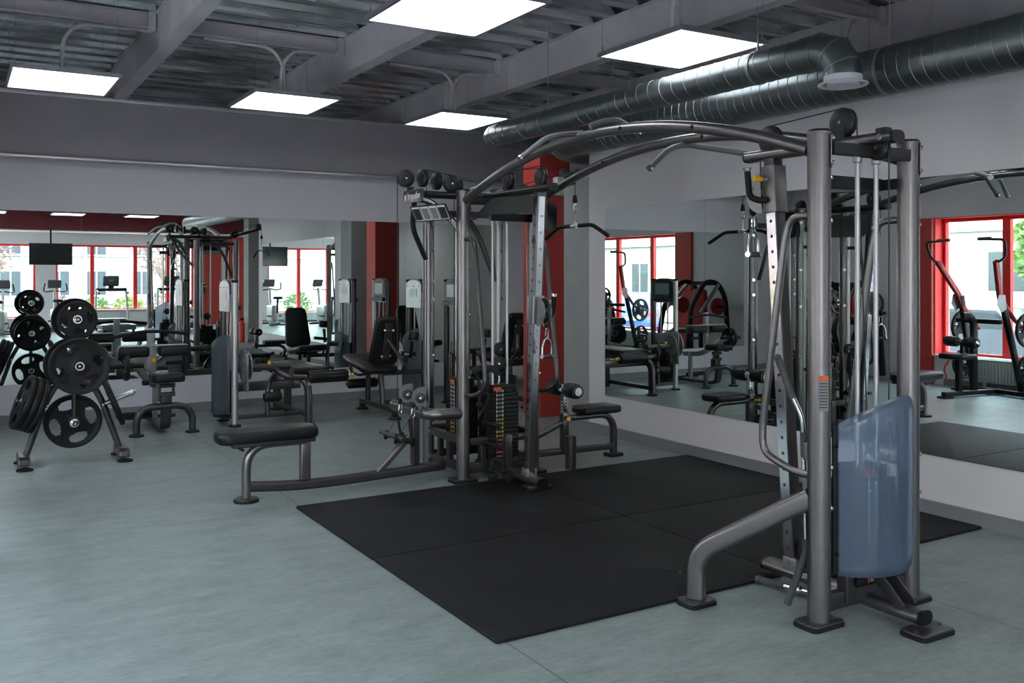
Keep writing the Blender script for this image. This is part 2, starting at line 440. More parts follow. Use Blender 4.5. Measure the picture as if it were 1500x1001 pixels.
# left wall with two window bands; deep red reveals
def wall_with_openings(name, m, axis, pos, thick, lo, hi, opens, z1):
    """axis 'x': wall in plane x=pos..pos+thick running in y; opens: (a,b,z0,z1)"""
    mb = MB()
    def bx(a, b, z0, zz):
        if b-a < .001 or zz-z0 < .001: return
        if axis == 'x': mb.box((pos+thick/2, (a+b)/2, (z0+zz)/2), (abs(thick), b-a, zz-z0))
        else: mb.box(((a+b)/2, pos+thick/2, (z0+zz)/2), (b-a, abs(thick), zz-z0))
    cur = lo
    for a, b, z0, zz in sorted(opens):
        bx(cur, a, 0, z1); bx(a, b, 0, z0); bx(a, b, zz, z1); cur = b
    bx(cur, hi, 0, z1)
    return struct(mb.build(name, m, flat=True))
LO = [(3.35, 8.2, .40, 2.36), (-2.4, 2.6, .40, 2.36), (-7.4, -3.0, .40, 2.36)]
wall_with_openings('wall_left', 'wallgrey', 'x', XL, -.34, YF, YE, LO, ZD+.1)
FO = [(-1.1, 2.05, .30, 2.44), (2.57, 6.45, .50, 2.44), (8.4, 11.6, .50, 2.44)]
wall_with_openings('wall_front', 'wallgrey', 'y', YF, -.3, XL-.3, XE+.2, FO, ZD+.1)
sbox('trim_6', (6.5, YF+.002, 0), (8.35, YF+.05, 2.75), 'redwall')
# dropped bulkhead along the front windows: deep red face, white underside
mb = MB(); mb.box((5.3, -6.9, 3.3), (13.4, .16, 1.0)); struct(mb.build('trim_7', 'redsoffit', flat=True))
sbox('trim_8', (XL, YF, 2.78), (XE, -6.98, 2.9), 'ceil_white')
def window(idx, axis, pos, a, b, z0, z1, mulls, depth=.0):
    fr = MB(); w = .06
    def bar(p0, p1, q0, q1):   # along, z
        c = ((p0+p1)/2, (q0+q1)/2); d = (p1-p0, q1-q0)
        if axis == 'x': fr.box((pos, c[0], c[1]), (.07, d[0], d[1]))
        else: fr.box((c[0], pos, c[1]), (d[0], .07, d[1]))
    bar(a, b, z0, z0+w); bar(a, b, z1-w, z1); bar(a, a+w, z0+w, z1-w); bar(b-w, b, z0+w, z1-w)
    for m_ in mulls: bar(m_-.055, m_+.055, z0+w, z1-w)
    f = struct(fr.build('window_%d' % idx, 'redmetal', flat=True))
    g = MB()
    if axis == 'x': g.box((pos-.02, (a+b)/2, (z0+z1)/2), (.008, b-a-.1, z1-z0-.1))
    else: g.box(((a+b)/2, pos-.02, (z0+z1)/2), (b-a-.1, .008, z1-z0-.1))
    g.build('pane', 'glass', f, flat=True)
    # reveal lining
    rv = MB(); t = .012
    if axis == 'x':
        x0, x1 = pos+.04, XL+.006
        for yy in (a+t/2, b-t/2): rv.box(((x0+x1)/2, yy, (z0+z1)/2), (x1-x0, t, z1-z0))
        rv.box(((x0+x1)/2, (a+b)/2, z1-t/2), (x1-x0, b-a, t)); rv.build('reveal', 'redmetal', f, flat=True)
        s = MB(); s.box(((x0+XL+.05)/2, (a+b)/2, z0+.012), (XL+.05-x0, b-a, .024)); s.build('window_sill', 'ceil_white', f, flat=True)
    else:
        s = MB(); s.box(((a+b)/2, pos+.13, z0+.012), (b-a, .2, .024)); s.build('window_sill', 'ceil_white', f, flat=True)
window(1, 'x', XL-.20, 3.35, 8.2, .40, 2.36, [4.0, 5.05, 6.12, 7.25])
window(2, 'x', XL-.20, -2.4, 2.6, .40, 2.36, [-1.4, -.4, .6, 1.6])
window(3, 'x', XL-.20, -7.4, -3.0, .40, 2.36, [-6.3, -5.2, -4.1])
window(4, 'y', YF-.12, -1.1, 2.05, .30, 2.44, [0.0, 1.0])
window(5, 'y', YF-.12, 2.57, 6.45, .50, 2.44, [3.55, 4.75, 5.7])
window(6, 'y', YF-.12, 8.4, 11.6, .50, 2.44, [9.5, 10.5])
# red pier beside left window
sbox('trim_9', (XL, 8.21, 0), (XL+.06, 8.66, 2.36), 'redwall')
# skirtings
def skirting(name, lo, hi):
    mb = MB(); c = [(a+b)/2 for a, b in zip(lo, hi)]; d = [b-a for a, b in zip(lo, hi)]
    mb.box(c, d); mb.box((c[0], c[1], hi[2]+.004), (d[0]+.006 if d[0] < .1 else d[0], d[1]+.006 if d[1] < .1 else d[1], .008))
    return struct(mb.build(name, 'base', flat=True))
skirting('baseboard_back', (XL, YB-.02, 0), (7.2, YB, .085))
skirting('baseboard_right', (XR-.02, 2.76, 0), (XR, 7.48, .085))
skirting('baseboard_pillar', (XR-.014, 7.485, 0), (XR+.004, 7.95, .085))
skirting('baseboard_left', (XL, YF, 0), (XL+.02, 8.05, .085))
skirting('baseboard_front', (XL, YF, 0), (6.5, YF+.02, .085))
skirting('baseboard_column', (5.78, .6, 0), (6.22, .62, .085))
# corrugated deck, ribs along x
prof = []; y = YF
while y < YE:
    prof += [(y, ZD), (y+.13, ZD), (y+.165, ZD+.085), (y+.285, ZD+.085)]; y += .32
prof.append((YE, ZD))
vs = []; 
for py, pz in prof: vs += [(XL-.2, py, pz), (XE, py, pz)]
fs = [(2*i, 2*i+1, 2*i+3, 2*i+2) for i in range(len(prof)-1)]
mb = MB(); mb.add(vs, fs); o = struct(mb.build('ceiling', 'deck', flat=True))
md = o.modifiers.new('thickness', 'SOLIDIFY'); md.thickness = .003
sbox('ceiling_slab', (XL-.4, YF-.4, ZD+.1), (XE+.3, YE+.3, ZD+.3), 'concretegrey')
# main beams: welded I sections along y
k = 10
def ibeam(name, x, y0, y1, z0, z1, w, m='beam', axis='y', t=.014):
    mb = MB()
    if axis == 'y':
        L = y1-y0; cy = (y0+y1)/2
        mb.box((x, cy, z0+t/2), (w, L, t)); mb.box((x, cy, z1-t/2), (w, L, t))
        mb.box((x, cy, (z0+z1)/2), (w-.03, L, z1-z0-2*t))
    else:
        mb.box(((y0+y1)/2, x, z0+t/2), (y1-y0, w, t)); mb.box(((y0+y1)/2, x, z1-t/2), (y1-y0, w, t))
        mb.box(((y0+y1)/2, x, (z0+z1)/2), (y1-y0, .02, z1-z0-2*t))
    return struct(mb.build(name, m, flat=True))
BX = [-.15, 1.55, 3.25, 4.97, 6.75, 8.5, 10.2]
for x in BX:
    ibeam('trim_%d' % k, x, YF+.02, YE if x < 7 else 2.58, 3.46, ZD, .13); k += 1
# secondary purlins along x with angle brackets
for y0 in (8.4, 5.07, 1.7, -1.65, -5.0):
    for i in range(len(BX)-1):
        if y0 > 2.5 and BX[i] > 6: continue
        mb = MB(); a, b = BX[i]+.06, BX[i+1]-.06
        mb.box(((a+b)/2, y0, 3.665), (b-a, .07, .006)); mb.box(((a+b)/2, y0, 3.785), (b-a, .07, .006)); mb.box(((a+b)/2, y0+.03, 3.725), (b-a, .008, .12))
        for xx in (a+.03, b-.03): mb.box((xx, y0-.01, 3.715), (.06, .06, .16))
        struct(mb.build('trim_%d' % k, 'beamdark', flat=True)); k += 1

# mirrors
def mirror(name_axis, a, b, z0, z1, label, grp):
    mb = MB(); g = .002
    if name_axis == 'back': mb.box(((a+b)/2, YB-.004, (z0+z1)/2), (b-a-g, .006, z1-z0))
    else: mb.box((XR-.004, (a+b)/2, (z0+z1)/2), (.006, b-a-g, z1-z0))
    o = mb.build('wall_mirror', ['mirror', 'mirroredge'], flat=True)
    for p in o.data.polygons:
        if name_axis == 'back': p.material_index = 0 if abs(p.normal.y) > .9 else 1
        else: p.material_index = 0 if abs(p.normal.x) > .9 else 1
    c = ((a+b)/2, YB-.004, z0) if name_axis == 'back' else (XR-.004, (a+b)/2, z0)
    base_at(o, c)
    return tag(o, label, 'mirror', grp)
ZM0, ZM1 = .405, 2.225
be = [-.17, 1.19, 2.55, 3.90, 4.99, 6.35]
bl = ['wall mirror panel on the back wall, the leftmost one behind the plate tree',
      'wall mirror panel on the back wall behind the seated calf machine',
      'wall mirror panel on the back wall behind the leg curl bench',
      'wall mirror panel on the back wall just left of the multi station, reflecting red column',
      'wall mirror panel on the back wall hidden behind the multi station posts']
for i in range(5): mirror('back', be[i], be[i+1], ZM0, ZM1, bl[i], 'mirror panels on the back wall')
re_ = [7.23, 5.84, 4.455, 3.07]
rl = ['wall mirror panel on the right wall, the one nearest the far corner',
      'wall mirror panel on the right wall, the middle of three',
      'wall mirror panel on the right wall, at the right edge beside the frosted tower']
for i in range(3): mirror('right', re_[i+1], re_[i], .385, 2.185, rl[i], 'mirror panels on the right wall')

# ------------------------------------------------------------------ ceiling lights
def panel(cx, cy, z, label, conduit):
    t = thing('ceiling_light', label, 'ceiling light', (cx, cy, z), 'square light panels hung from the ceiling')
    W, D = .80, .92
    f = MB(); b = .022
    for sx in (-1, 1): f.box((cx+sx*(W/2-b/2), cy, z+.015), (b, D, .03))
    for sy in (-1, 1): f.box((cx, cy+sy*(D/2-b/2), z+.015), (W-2*b, b, .03))
    f.box((cx, cy, z+.032), (W-.02, D-.02, .006))
    f.build('frame', 'lampframe', t, flat=True)
    d = MB(); d.box((cx, cy, z+.008), (W-2*b, D-2*b, .008)); d.build('diffuser', 'diffuser', t, flat=True)
    for sx in (-1, 1):
        for sy in (-1, 1):
            w = MB(); w.cyl((cx+sx*(W/2-.03), cy+sy*(D/2-.03), z+.04), (cx+sx*(W/2-.03), cy+sy*(D/2-.03), ZD), .0018, n=6)
            w.cyl((cx+sx*(W/2-.03), cy+sy*(D/2-.03), z+.04), (cx+sx*(W/2-.03), cy+sy*(D/2-.03), z+.075), .006, n=8)
            w.build('suspension_wire', 'lampframe', t)
    for j in range(conduit):
        c = MB(); o_ = .05*j
        sgn = -1 if j else 1
        c.tube([(cx+o_, cy+.1, z+.05), (cx+o_+sgn*.02, cy+.1, 3.55), (cx+o_+sgn*.14, cy+.1, 3.69), (cx+o_+sgn*.75, cy+.1, 3.70)], .018, fr=.16, n=10)
        c.build('conduit', 'conduit', t)
    return t
LP = [(.78, 8.54, 'bright square light panel, the leftmost above the back mirror', 1),
      (2.65, 8.53, 'bright square light panel, second from the left above the back wall', 2),
      (4.50, 8.60, 'bright square light panel hanging beside the far end of the ducts', 2),
      (2.62, 5.02, 'large bright light panel cut by the top edge of the photo', 1),
      (4.45, 5.05, 'bright square light panel right of centre, above the arched pull-up bars', 1)]
for cx, cy, l, c in LP: panel(cx, cy, 3.15, l, c)
for i, (cx, cy) in enumerate([(.78, 5.0), (.78, 1.5), (2.62, 1.5), (4.45, 1.5), (.78, -2), (2.62, -2), (4.45, -2), (2.62, -5.2), (4.45, -5.2), (7.6, -.6), (9.6, -.6), (7.6, -4.5), (9.6, -4.5), (.78, -5.2)]):
    panel(cx, cy, 3.15, 'square light panel hanging behind the camera, seen only as a mirror image', 1)

panel(6.25, 5.0, 2.62, 'added unseen square panel brightening the side aisle behind the mirrored partition', 1)  # this and the next are added fill lamps, hidden behind the partition
panel(6.25, 6.9, 2.62, 'second added unseen square panel brightening the side aisle behind the mirrored partition', 1)
for cx in (.6, 2.9, 5.2): panel(cx, 12.6, 3.0, 'added unseen square panel brightening the roof space beyond the mirrored back wall', 1)  # fill lamps added below the wall top, lifting the dark deck above
# ------------------------------------------------------------------ air ducts
def duct(label, pts, r, pitch, fr=.25, seam=.006):
    t = thing('ventilation_duct', label, 'duct', pts[0], 'spiral ventilation ducts along the right wall')
    P = fillet(pts, fr, 8); mb = MB(); mb.sweep(P, circ(r, 28)); mb.build('duct_pipe', 'duct', t)
    # raised spiral seam
    L = [0]
    for a, b in zip(P, P[1:]): L.append(L[-1]+(b-a).length)
    turns = L[-1]/pitch; N = int(turns*20); pts2 = []
    up = V((0, 0, 1))
    for i in range(N+1):
        s = L[-1]*i/N; j = 0
        while j < len(L)-2 and L[j+1] < s: j += 1
        q = (s-L[j])/max(L[j+1]-L[j], 1e-6); p = P[j].lerp(P[j+1], q); d = (P[j+1]-P[j]).normalized()
        u = (up-d*up.dot(d)).normalized(); sd = d.cross(u); a = 2*PI*i/20
        pts2.append(p+(u*math.cos(a)+sd*math.sin(a))*(r+.001))
    sm = MB(); sm.sweep(pts2, [(.002, -.002), (.002, .0018), (-.002, .0018), (-.002, -.002)], caps=True); sm.build('spiral_seam', 'ductseam', t)
    return t
d1 = duct('slimmer galvanised spiral duct with a round ceiling diffuser on its near end', [(4.6, 4.02, 2.93), (4.6, 8.10, 2.93), (6.5, 8.32, 2.93)], .107, .135, fr=.22)
mb = MB()   # segmented elbow
e = [(4.6, 4.04, 2.93), (4.6, 3.93, 2.93), (4.6, 3.82, 2.89), (4.6, 3.76, 2.80), (4.6, 3.76, 2.75)]
P = [V(p) for p in e]; mb.sweep(P, circ(.114, 28)); o = mb.build('elbow', 'duct', d1); 
mb = MB()
for i in (1, 2, 3):
    tt = (P[i+1]-P[i-1]).normalized(); mb.lathe([(.114, -.004), (.118, -.004), (.118, .004), (.114, .004)], P[i], tt, n=28)
mb.build('elbow_seam', 'ductseam', d1)
mb = MB(); mb.lathe([(.112, 0), (.112, -.04), (.142, -.045), (.146, -.052), (.14, -.058), (.118, -.05), (.112, -.03)], (4.6, 3.76, 2.75), (0, 0, 1), n=36, closed=False)
mb.lathe([(.002, -.052), (.05, -.06), (.095, -.058), (.1, -.05), (.09, -.044), (.002, -.044)], (4.6, 3.76, 2.75), (0, 0, 1), n=36)
mb.build('round_diffuser', 'wallback', d1)
duct('wide galvanised spiral duct running close to the right wall', [(5.02, -2, 2.83), (5.02, 7.45, 2.83), (5.45, 7.75, 2.83), (7.1, 7.85, 2.83)], .153, .085, fr=.3)
# duct hangers
for i, (x, y, r, z, w) in enumerate([(4.6, 4.45, .112, 2.93, 'hanging the slim duct close to its elbow'), (4.6, 7.0, .112, 2.93, 'hanging the slim duct near its far bend'), (5.02, 3.75, .158, 2.83, 'hanging the wide duct near the right edge'), (5.02, 6.6, .158, 2.83, 'hanging the wide duct over the far mat')]):
    mb = MB(); ring = [(x+r*math.cos(a*PI/10), y, z+r*math.sin(a*PI/10)) for a in range(20)]
    mb.sweep(ring, [(.012, -.001), (.012, .002), (-.012, .002), (-.012, -.001)], up=(0, 0, 1) if False else (1, 0, 0), loop=True)
    mb.cyl((x, y, z+r), (x, y, ZD+.01), .004, n=8); mb.cyl((x, y, z+r), (x, y, z+r+.05), .008, n=8)
    o = mb.build('duct_hanger', 'lampframe'); base_at(o, (x, y, z+r)); tag(o, 'thin steel strap and rod '+w, 'hanger', 'duct hangers')

# ------------------------------------------------------------------ rubber mats
mats = [((1.95, 3.36), (3.665, 4.69), 'square black rubber floor mat nearest the camera, front left of four'),
        ((3.67, 3.36), (5.38, 4.69), 'square black rubber floor mat at the front right, behind the frosted tower'),
        ((1.95, 4.695), (3.665, 6.02), 'square black rubber floor mat at the back left, before the bench rail'),
        ((3.67, 4.695), (5.38, 6.02), 'square black rubber floor mat at the back right, by the right wall')]
for lo, hi, l in mats:
    mb = MB(); c = ((lo[0]+hi[0])/2, (lo[1]+hi[1])/2, .0075)
    mb.pad(c, (hi[0]-lo[0]-.004, hi[1]-lo[1]-.004, .015), .012, .003)
    o = mb.build('rubber_mat', 'rubbermat'); base_at(o, (c[0], c[1], 0)); tag(o, l, 'mat', 'black rubber mats under the crossover')
# ------------------------------------------------------------------ cable machines
def bolt(mb, p, d, r=.011, h=.009):
    d = V(d).normalized(); p = V(p)
    mb.cyl(p, p+d*.003, r*1.25, n=10); mb.cyl(p+d*.003, p+d*h, r*.8, n=6)
def bolts(parent, specs, m='chrome'):
    for p, d, r in specs:
        b = MB(); bolt(b, p, d, r); b.build('bolt', m, parent)
def wheel(c, ax, r=.066, th=.036, parent=None, name='pulley', m='plastic'):
    """grooved cable pulley with domed face covers"""
    c = V(c); ax = V(ax).normalized(); mb = MB()
    g = th/2
    mb.lathe([(r*.55, -g-.004), (r*.93, -g), (r, -g+.004), (r, -g*.35), (r*.88, -g*.15), (r*.88, g*.15), (r, g*.35), (r, g-.004), (r*.93, g), (r*.55, g+.004)], c, ax, n=28)
    o = mb.build(name, m, parent)
    h = MB(); h.cyl(c-ax*(g+.012), c+ax*(g+.012), .008, n=8); h.build('axle_bolt', 'chrome', o, label='silver axle bolt')
    return o
def weight_stack(t, c, w, d, n, z0, axis='x', taglow=True):
    """n plates from z0 up, width w along axis; narrow head plates on top; coloured tick labels on the front"""
    x, y = c; h = .031; st = None
    for i in range(n):
        mb = MB(); head = i >= n-2
        ww, dd = (w*.62, d*.9) if head else (w, d)
        dim = (ww, dd, h-.002) if axis == 'x' else (dd, ww, h-.002)
        mb.box((x, y, z0+h*i+h/2), dim, bev=.002)
        if st is None:
            st = mb.build('weight_stack', 'blackmetal', t)
        else: mb.build('weight_plate', 'blackmetal', st)
    # labels strip
    f = MB()
    for i in range(n-1):
        k = 0 if i < 5 else (1 if i < 10 else 2)
        zz = z0+h*i+h/2
        for s, kk in ((-.026, k), (.026, k), (0, 3)):
            f.slot(kk)
            dz = .02 if kk != 3 else .014; dw = .008 if kk != 3 else .028
            if axis == 'x': f.box((x-w*.12+s, y-d/2-.002, zz), (dw, .002, dz))
            else: f.box((x-d/2-.002, y-w*.0+s, zz), (.002, dw, dz))
    f.build('weight_label', ['redmark', 'yellowmark', 'white', 'greylabel'], t)
    zt = z0+h*n
    s = MB()
    if axis == 'x': s.box((x-w*.2, y-d/2-.003, zt-.03), (.07, .003, .026))
    else: s.box((x-d/2-.003, y, zt-.03), (.003, .07, .026))
    s.build('makers_label', 'orange', t, label='orange and white label on the top weight plate')
    return zt
def guide_rods(t, pts, z0, z1, r=.0115):
    for x, y in pts:
        mb = MB(); mb.cyl((x, y, z0), (x, y, z1), r, n=14); mb.lathe([(.019, 0), (.019, .05), (.0115, .055)], (x, y, z0), (0, 0, 1), n=14)
        mb.lathe([(.02, 0), (.02, -.03), (.0115, -.034)], (x, y, z1), (0, 0, 1), n=14)
        mb.build('guide_rod', 'rod', t)
def foot(t, c, w, d, rot=0, z=0.0):
    mb = MB(); Mx = T(c[0], c[1], z) @ RZ(rot)
    mb.slot(1).pad((0, 0, .008), (w*1.03, d*1.03, .016), .028, .003, Mx); mb.slot(0).pad((0, 0, .0215), (w*.98, d*.98, .011), .026, .003, Mx)
    for sx in (-1, 1): mb.slot(0).cyl(Mx @ V((sx*w*.38, 0, .02)), Mx @ V((sx*w*.38, 0, .032)), .007, n=8)
    return mb.build('foot_plate', ['frame', 'rubber'], t)

def crossover_end(t, yc, s, CH=2.185, shroud=False):
    """one end of the cable crossover: two posts at x 3.28 / 3.90, slide column on the +s side"""
    Y = lambda d: yc+s*d
    for x, lb in ((3.28, 0), (3.90, 0)):
        mb = MB(); mb.cyl((x, yc, .02), (x, yc, CH-.012), .0505, n=32); mb.lathe([(.0535, -.014), (.0535, -.004), (.048, 0)], (x, yc, CH), (0, 0, 1), n=32)
        col = mb.build('post', 'column', t)
        cp = MB(); cp.lathe([(.0505, 0), (.0505, .006), (.046, .011), (.02, .0125)], (x, yc, CH-.004), (0, 0, 1), n=32); cp.build('end_cap', 'blackmetal', col)
        d = V((.76, -.65, 0)); bolts(col, [(V((x, yc, z))+d*.050, d, .011) for z in ((.52, .70, 1.98, 1.79) if s > 0 else (.78, 1.25, 1.6))])
        g = MB(); Mx = frameM(V((x, yc, CH-.085))+V((.62, -.78, 0)).normalized()*.0515, (.78, .62, 0), (.62, -.78, 0))
        g.pad((0, 0, 0), (.052, .155, .006), .022, .002, Mx)
        for zz in (-.055, .055): g.slot(1).cyl(Mx @ V((.005, zz, .002)), Mx @ V((.005, zz, .013)), .0095, n=8)
        g.build('gusset_plate', ['column', 'chrome'], col)
    foot(t, (3.28, yc), .20, .135); foot(t, (3.90, yc), .20, .135)
    if shroud: foot(t, (3.6, Y(-.31)), .22, .13, 0)
    # cross bars
    mb = MB(); mb.box((3.59, Y(-.03), 2.112), (.53, .04, .055), bev=.004); mb.build('crossbar', 'darkframe', t)
    mb = MB(); mb.box((3.65, Y(.13), 1.985), (.42, .035, .06), bev=.004); mb.box((3.87, Y(.07), 1.985), (.03, .14, .05)); mb.build('crossbar', 'darkframe', t)
    mb = MB(); mb.box((3.59, yc, .095), (.54, .04, .075), bev=.004); mb.build('crossbar', 'frame', t)
    mb = MB(); mb.box((3.59, Y(.03), .30), (.54, .045, .05), bev=.004); mb.build('crossbar', 'frame', t)
    # floor rail and head rail (flattened tubes)
    y0, y1 = Y(-.29), Y(.60) 
    mb = MB(); mb.sweep([(3.6, y0, .066), (3.6, y1, .066)], stadium(.095, .06)); rail = mb.build('floor_rail', 'column' if shroud else 'frame', t)
    for yy, sg in ((y0, -1), (y1, 1)):
        c = MB(); c.sweep([(3.6, yy, .066), (3.6, yy+s*sg*.012, .066)], stadium(.097, .062)); c.build('end_cap', 'blackmetal', rail)
    y0, y1 = Y(-.155), Y(.73)
    mb = MB(); mb.sweep([(3.6, y0, 2.168), (3.6, y1, 2.168)], stadium(.088, .055)); rail = mb.build('head_rail', 'column' if shroud else 'darkframe', t)
    for yy, sg in ((y0, -1), (y1, 1)):
        c = MB(); c.sweep([(3.6, yy, 2.168), (3.6, yy+s*sg*.012, 2.168)], stadium(.09, .057)); c.build('end_cap', 'darkframe', rail)
    cp = MB(); cp.box((3.6, Y(-.09), 2.20), (.045, .06, .03), bev=.006); cp.build('rail_clamp', 'darkframe', rail)
    bolts(rail, [((3.556, Y(-.1), 2.168), (-1, 0, 0), .013), ((3.63, Y(-.1), 2.192), (0, 0, 1), .013)])
    # pulleys on the head rail
    for d, z in ((.13, 2.268), (.585, 2.246)): wheel((3.6, Y(d), z), (1, 0, 0), .070, .038, t)
    wheel((3.6, Y(-.065), 2.125), (1, 0, 0), .055, .03, t)
    for d, z in ((.13, 2.21), (.585, 2.2)):
        for sx in (-1, 1): m2 = MB(); m2.box((3.6+sx*.026, Y(d), z), (.004, .05, .07)); m2.build('pulley_bracket', 'darkframe', t)
    cb = MB(); cb.cyl((3.6, Y(.13), 2.337), (3.6, Y(.585), 2.315), .0032, n=6)
    cb.cyl((3.6, Y(-.118), 2.11), (3.6, Y(-.118), .2), .0035, n=6); cb.cyl((3.6, Y(.055), 2.26), (3.6, Y(.0), .92), .0032, n=6)
    cb.cyl((3.6, Y(.655), 2.24), (3.6, Y(.655), 1.9), .0032, n=6); cb.build('steel_cable', 'cable', t)
    # lower pulleys and brackets
    wheel((3.6, Y(.36), .17), (1, 0, 0), .066, .034, t)
    mb = MB(); mb.box((3.455, Y(-.005), .20), (.065, .06, .24), bev=.006); mb.build('lower_upright', 'frame', t)
    mb = MB(); mb.box((3.66, Y(-.075), .22), (.035, .03, .14), bev=.004); mb.build('lower_upright', 'frame', t)
    mb = MB(); mb.box((3.6, Y(.12), .22), (.06, .04, .25), bev=.006); mb.build('lower_upright', 'frame', t)
    br = MB()
    for sx in (-1, 1): br.sweep([(3.6+sx*.04, Y(-.02), .26), (3.6+sx*.04, Y(-.21), .085)], rrect(.006, .055, .002))
    bolt(br, (3.556, Y(-.07), .2), (-1, 0, 0), .013); br.build('lower_bracket', 'frame', t)
    # slide column
    a, b_ = V((3.6, Y(.43), .09)), V((3.6, Y(.57), 2.145))
    mb = MB(); mb.sweep([a, b_], rrect(.066, .070, .006), up=(1, 0, 0)); sc = mb.build('slide_column', 'frame', t)
    d = (b_-a).normalized(); n_ = V((-1, 0, 0)); L = (b_-a).length
    hs = MB(); F = frameM(a+n_*.0345, (0, 1, 0), d)
    # local: x ~ world y, z along the column, y = z cross x
    off = 1 if (F.to_3x3() @ V((0, 1, 0))).x < 0 else -1
    hs.slot(0).box((0, off*.0015, L/2-.01), (.058, .003, L-.05), F)
    k = 0; zz = .10
    while zz < L-.1:
        hs.slot(1).cyl(F @ V((0, off*.0025, zz)), F @ V((0, off*.0036, zz)), .0085, n=12); zz += .078
    hs.build('adjustment_strip', ['chrome', 'ink'], sc, label='chrome strip with a column of pin holes')
    fs_ = MB(); yy = V((0, -1, 0)); F2 = frameM(a+yy*.0335, (1, 0, 0), d); o2 = 1 if (F2.to_3x3() @ V((0, 1, 0))).y < 0 else -1
    if s < 0:
        fs_.slot(0).box((-.004, o2*.0015, L/2-.01), (.052, .003, L-.05), F2); fs_.build('number_strip', ['chrome'], sc)
        zz = .35; nn = 1
        while zz < L-.12:
            text(str(nn), .026, F2 @ T(-.004, o2*.0036, zz) @ Matrix.Rotation(PI/2, 4, 'X'), 'ink', sc); zz += .118; nn += 1
    ft = MB(); ft.box((3.6, Y(.425), .115), (.085, .085, .06), bev=.006); bolt(ft, (3.557, Y(.43), .12), (-1, 0, 0)); ft.build('column_socket', 'lightframe', sc)
    # carriage
    if s > 0: q = .923
    else: q = .59
    p = a.lerp(b_, q); Fc = frameM(p, (1, 0, 0), d)
    mb = MB(); mb.pad((0, 0, 0), (.096, .088, .20 if s < 0 else .24), .010, .004, Fc); ca = mb.build('carriage', 'lightframe' if s < 0 else 'column', t)
    sg = s if (Fc.to_3x3() @ V((0, 1, 0))).y*s > 0 else s
    ly = 1 if (Fc.to_3x3() @ V((0, 1, 0))).y*s > 0 else -1
    # pulley pair in half-round guards, in front of the column
    for sx in (-1, 1):
        g = MB(); pts = [(0, -.085)]+[(.105*math.sin(PI*i/12), -.0+.105*-math.cos(PI*i/12)) for i in range(13)]+[(0, .105)]
        Fg = frameM(Fc @ V((sx*.028, ly*.065, -.01)), Fc.to_3x3() @ V((0, ly, 0)), (1, 0, 0))
        # local x points outwards, y is +-z
        g.prism(pts, .004, Fg, -.002); bolt(g, Fg @ V((.055, .03, -.0)), (sx, 0, 0)); g.build('pulley_guard', 'lightframe', ca)
    wheel(Fc @ V((0, ly*.115, -.045)), (1, 0, 0), .042, .024, ca, m='blackmetal'); wheel(Fc @ V((0, ly*.10, .05)), (1, 0, 0), .04, .024, ca, m='blackmetal')
    ck = MB(); ck.ball(Fc @ V((0, ly*.155, -.09)), .021, n=12, sc=(1, 1, 1.3)); ck.build('cable_stop', 'rubber', ca)
    # bent rubber handle on the side
    hs_ = -1 if s > 0 else 1
    hd = MB(); hd.tube([Fc @ V((hs_*.05, ly*.01, -.055)), Fc @ V((hs_*.085, ly*.03, -.055)), Fc @ V((hs_*.098, ly*.08, -.03)), Fc @ V((hs_*.098, ly*.085, .10))], .0165, fr=.05, n=14)
    hh = hd.build('handle', 'rubber', ca)
    e = MB(); e.cyl(Fc @ V((hs_*.098, ly*.085, .10)), Fc @ V((hs_*.098, ly*.085, .118)), .0165, n=14); e.cyl(Fc @ V((hs_*.098, ly*.085, .112)), Fc @ V((hs_*.098, ly*.085, .12)), .022, n=14); e.build('handle_end', 'chrome', hh)
    kn = MB(); kn.slot(1).cyl(Fc @ V((hs_*.04, ly*.0, .05)), Fc @ V((hs_*.075, ly*.005, .05)), .011, n=10)
    kn.slot(0).lathe([(.009, 0), (.013, .01), (.016, .035), (.014, .05)], Fc @ V((hs_*.075, ly*.005, .05)), Fc.to_3x3() @ V((hs_, ly*.25, .05)), n=12); kn.build('pull_pin', ['yellow', 'lightframe'], ca, label='yellow pull pin')
    # outer guard tubes on each post
    for x in (3.28, 3.90):
        g = MB(); g.tube([(x, Y(.03), 1.815), (x, Y(.165), 1.815), (x, Y(.20), 1.70), (x, Y(.335), .83), (x, Y(.33), .715), (x, Y(.15), .655), (x, Y(.02), .655)], .0175, fr=.10, n=14)
        g.build('guard_tube', 'column' if s > 0 else 'frame', t)
    guide_rods(t, [(3.535, yc), (3.665, yc)], .16, 2.095)
    zt = weight_stack(t, (3.60, yc+.02), .27, .15, 18 if s < 0 else 17, .155)
    for i in range(2):
        r_ = MB(); r_.cyl((3.6, yc+.02, zt), (3.6, yc+.02, zt+.1), .011, n=10); r_.cyl((3.6, yc+.02, zt+.02), (3.6, yc+.02, zt+.06), .015, n=6)
    r_.build('stack_rod', 'chrome', t)
    wheel((3.6, yc+.02, zt+.155), (.35, 1, 0), .058, .034, t)
    return a, b_, Fc, ly, ca

near = thing('cable_tower', 'tall brushed grey cable tower with frosted blue shield, nearest the camera on the right', 'cable machine', (3.59, 2.81, 0))
na, nb, nF, nly, nca = crossover_end(near, 2.81, 1, shroud=True)
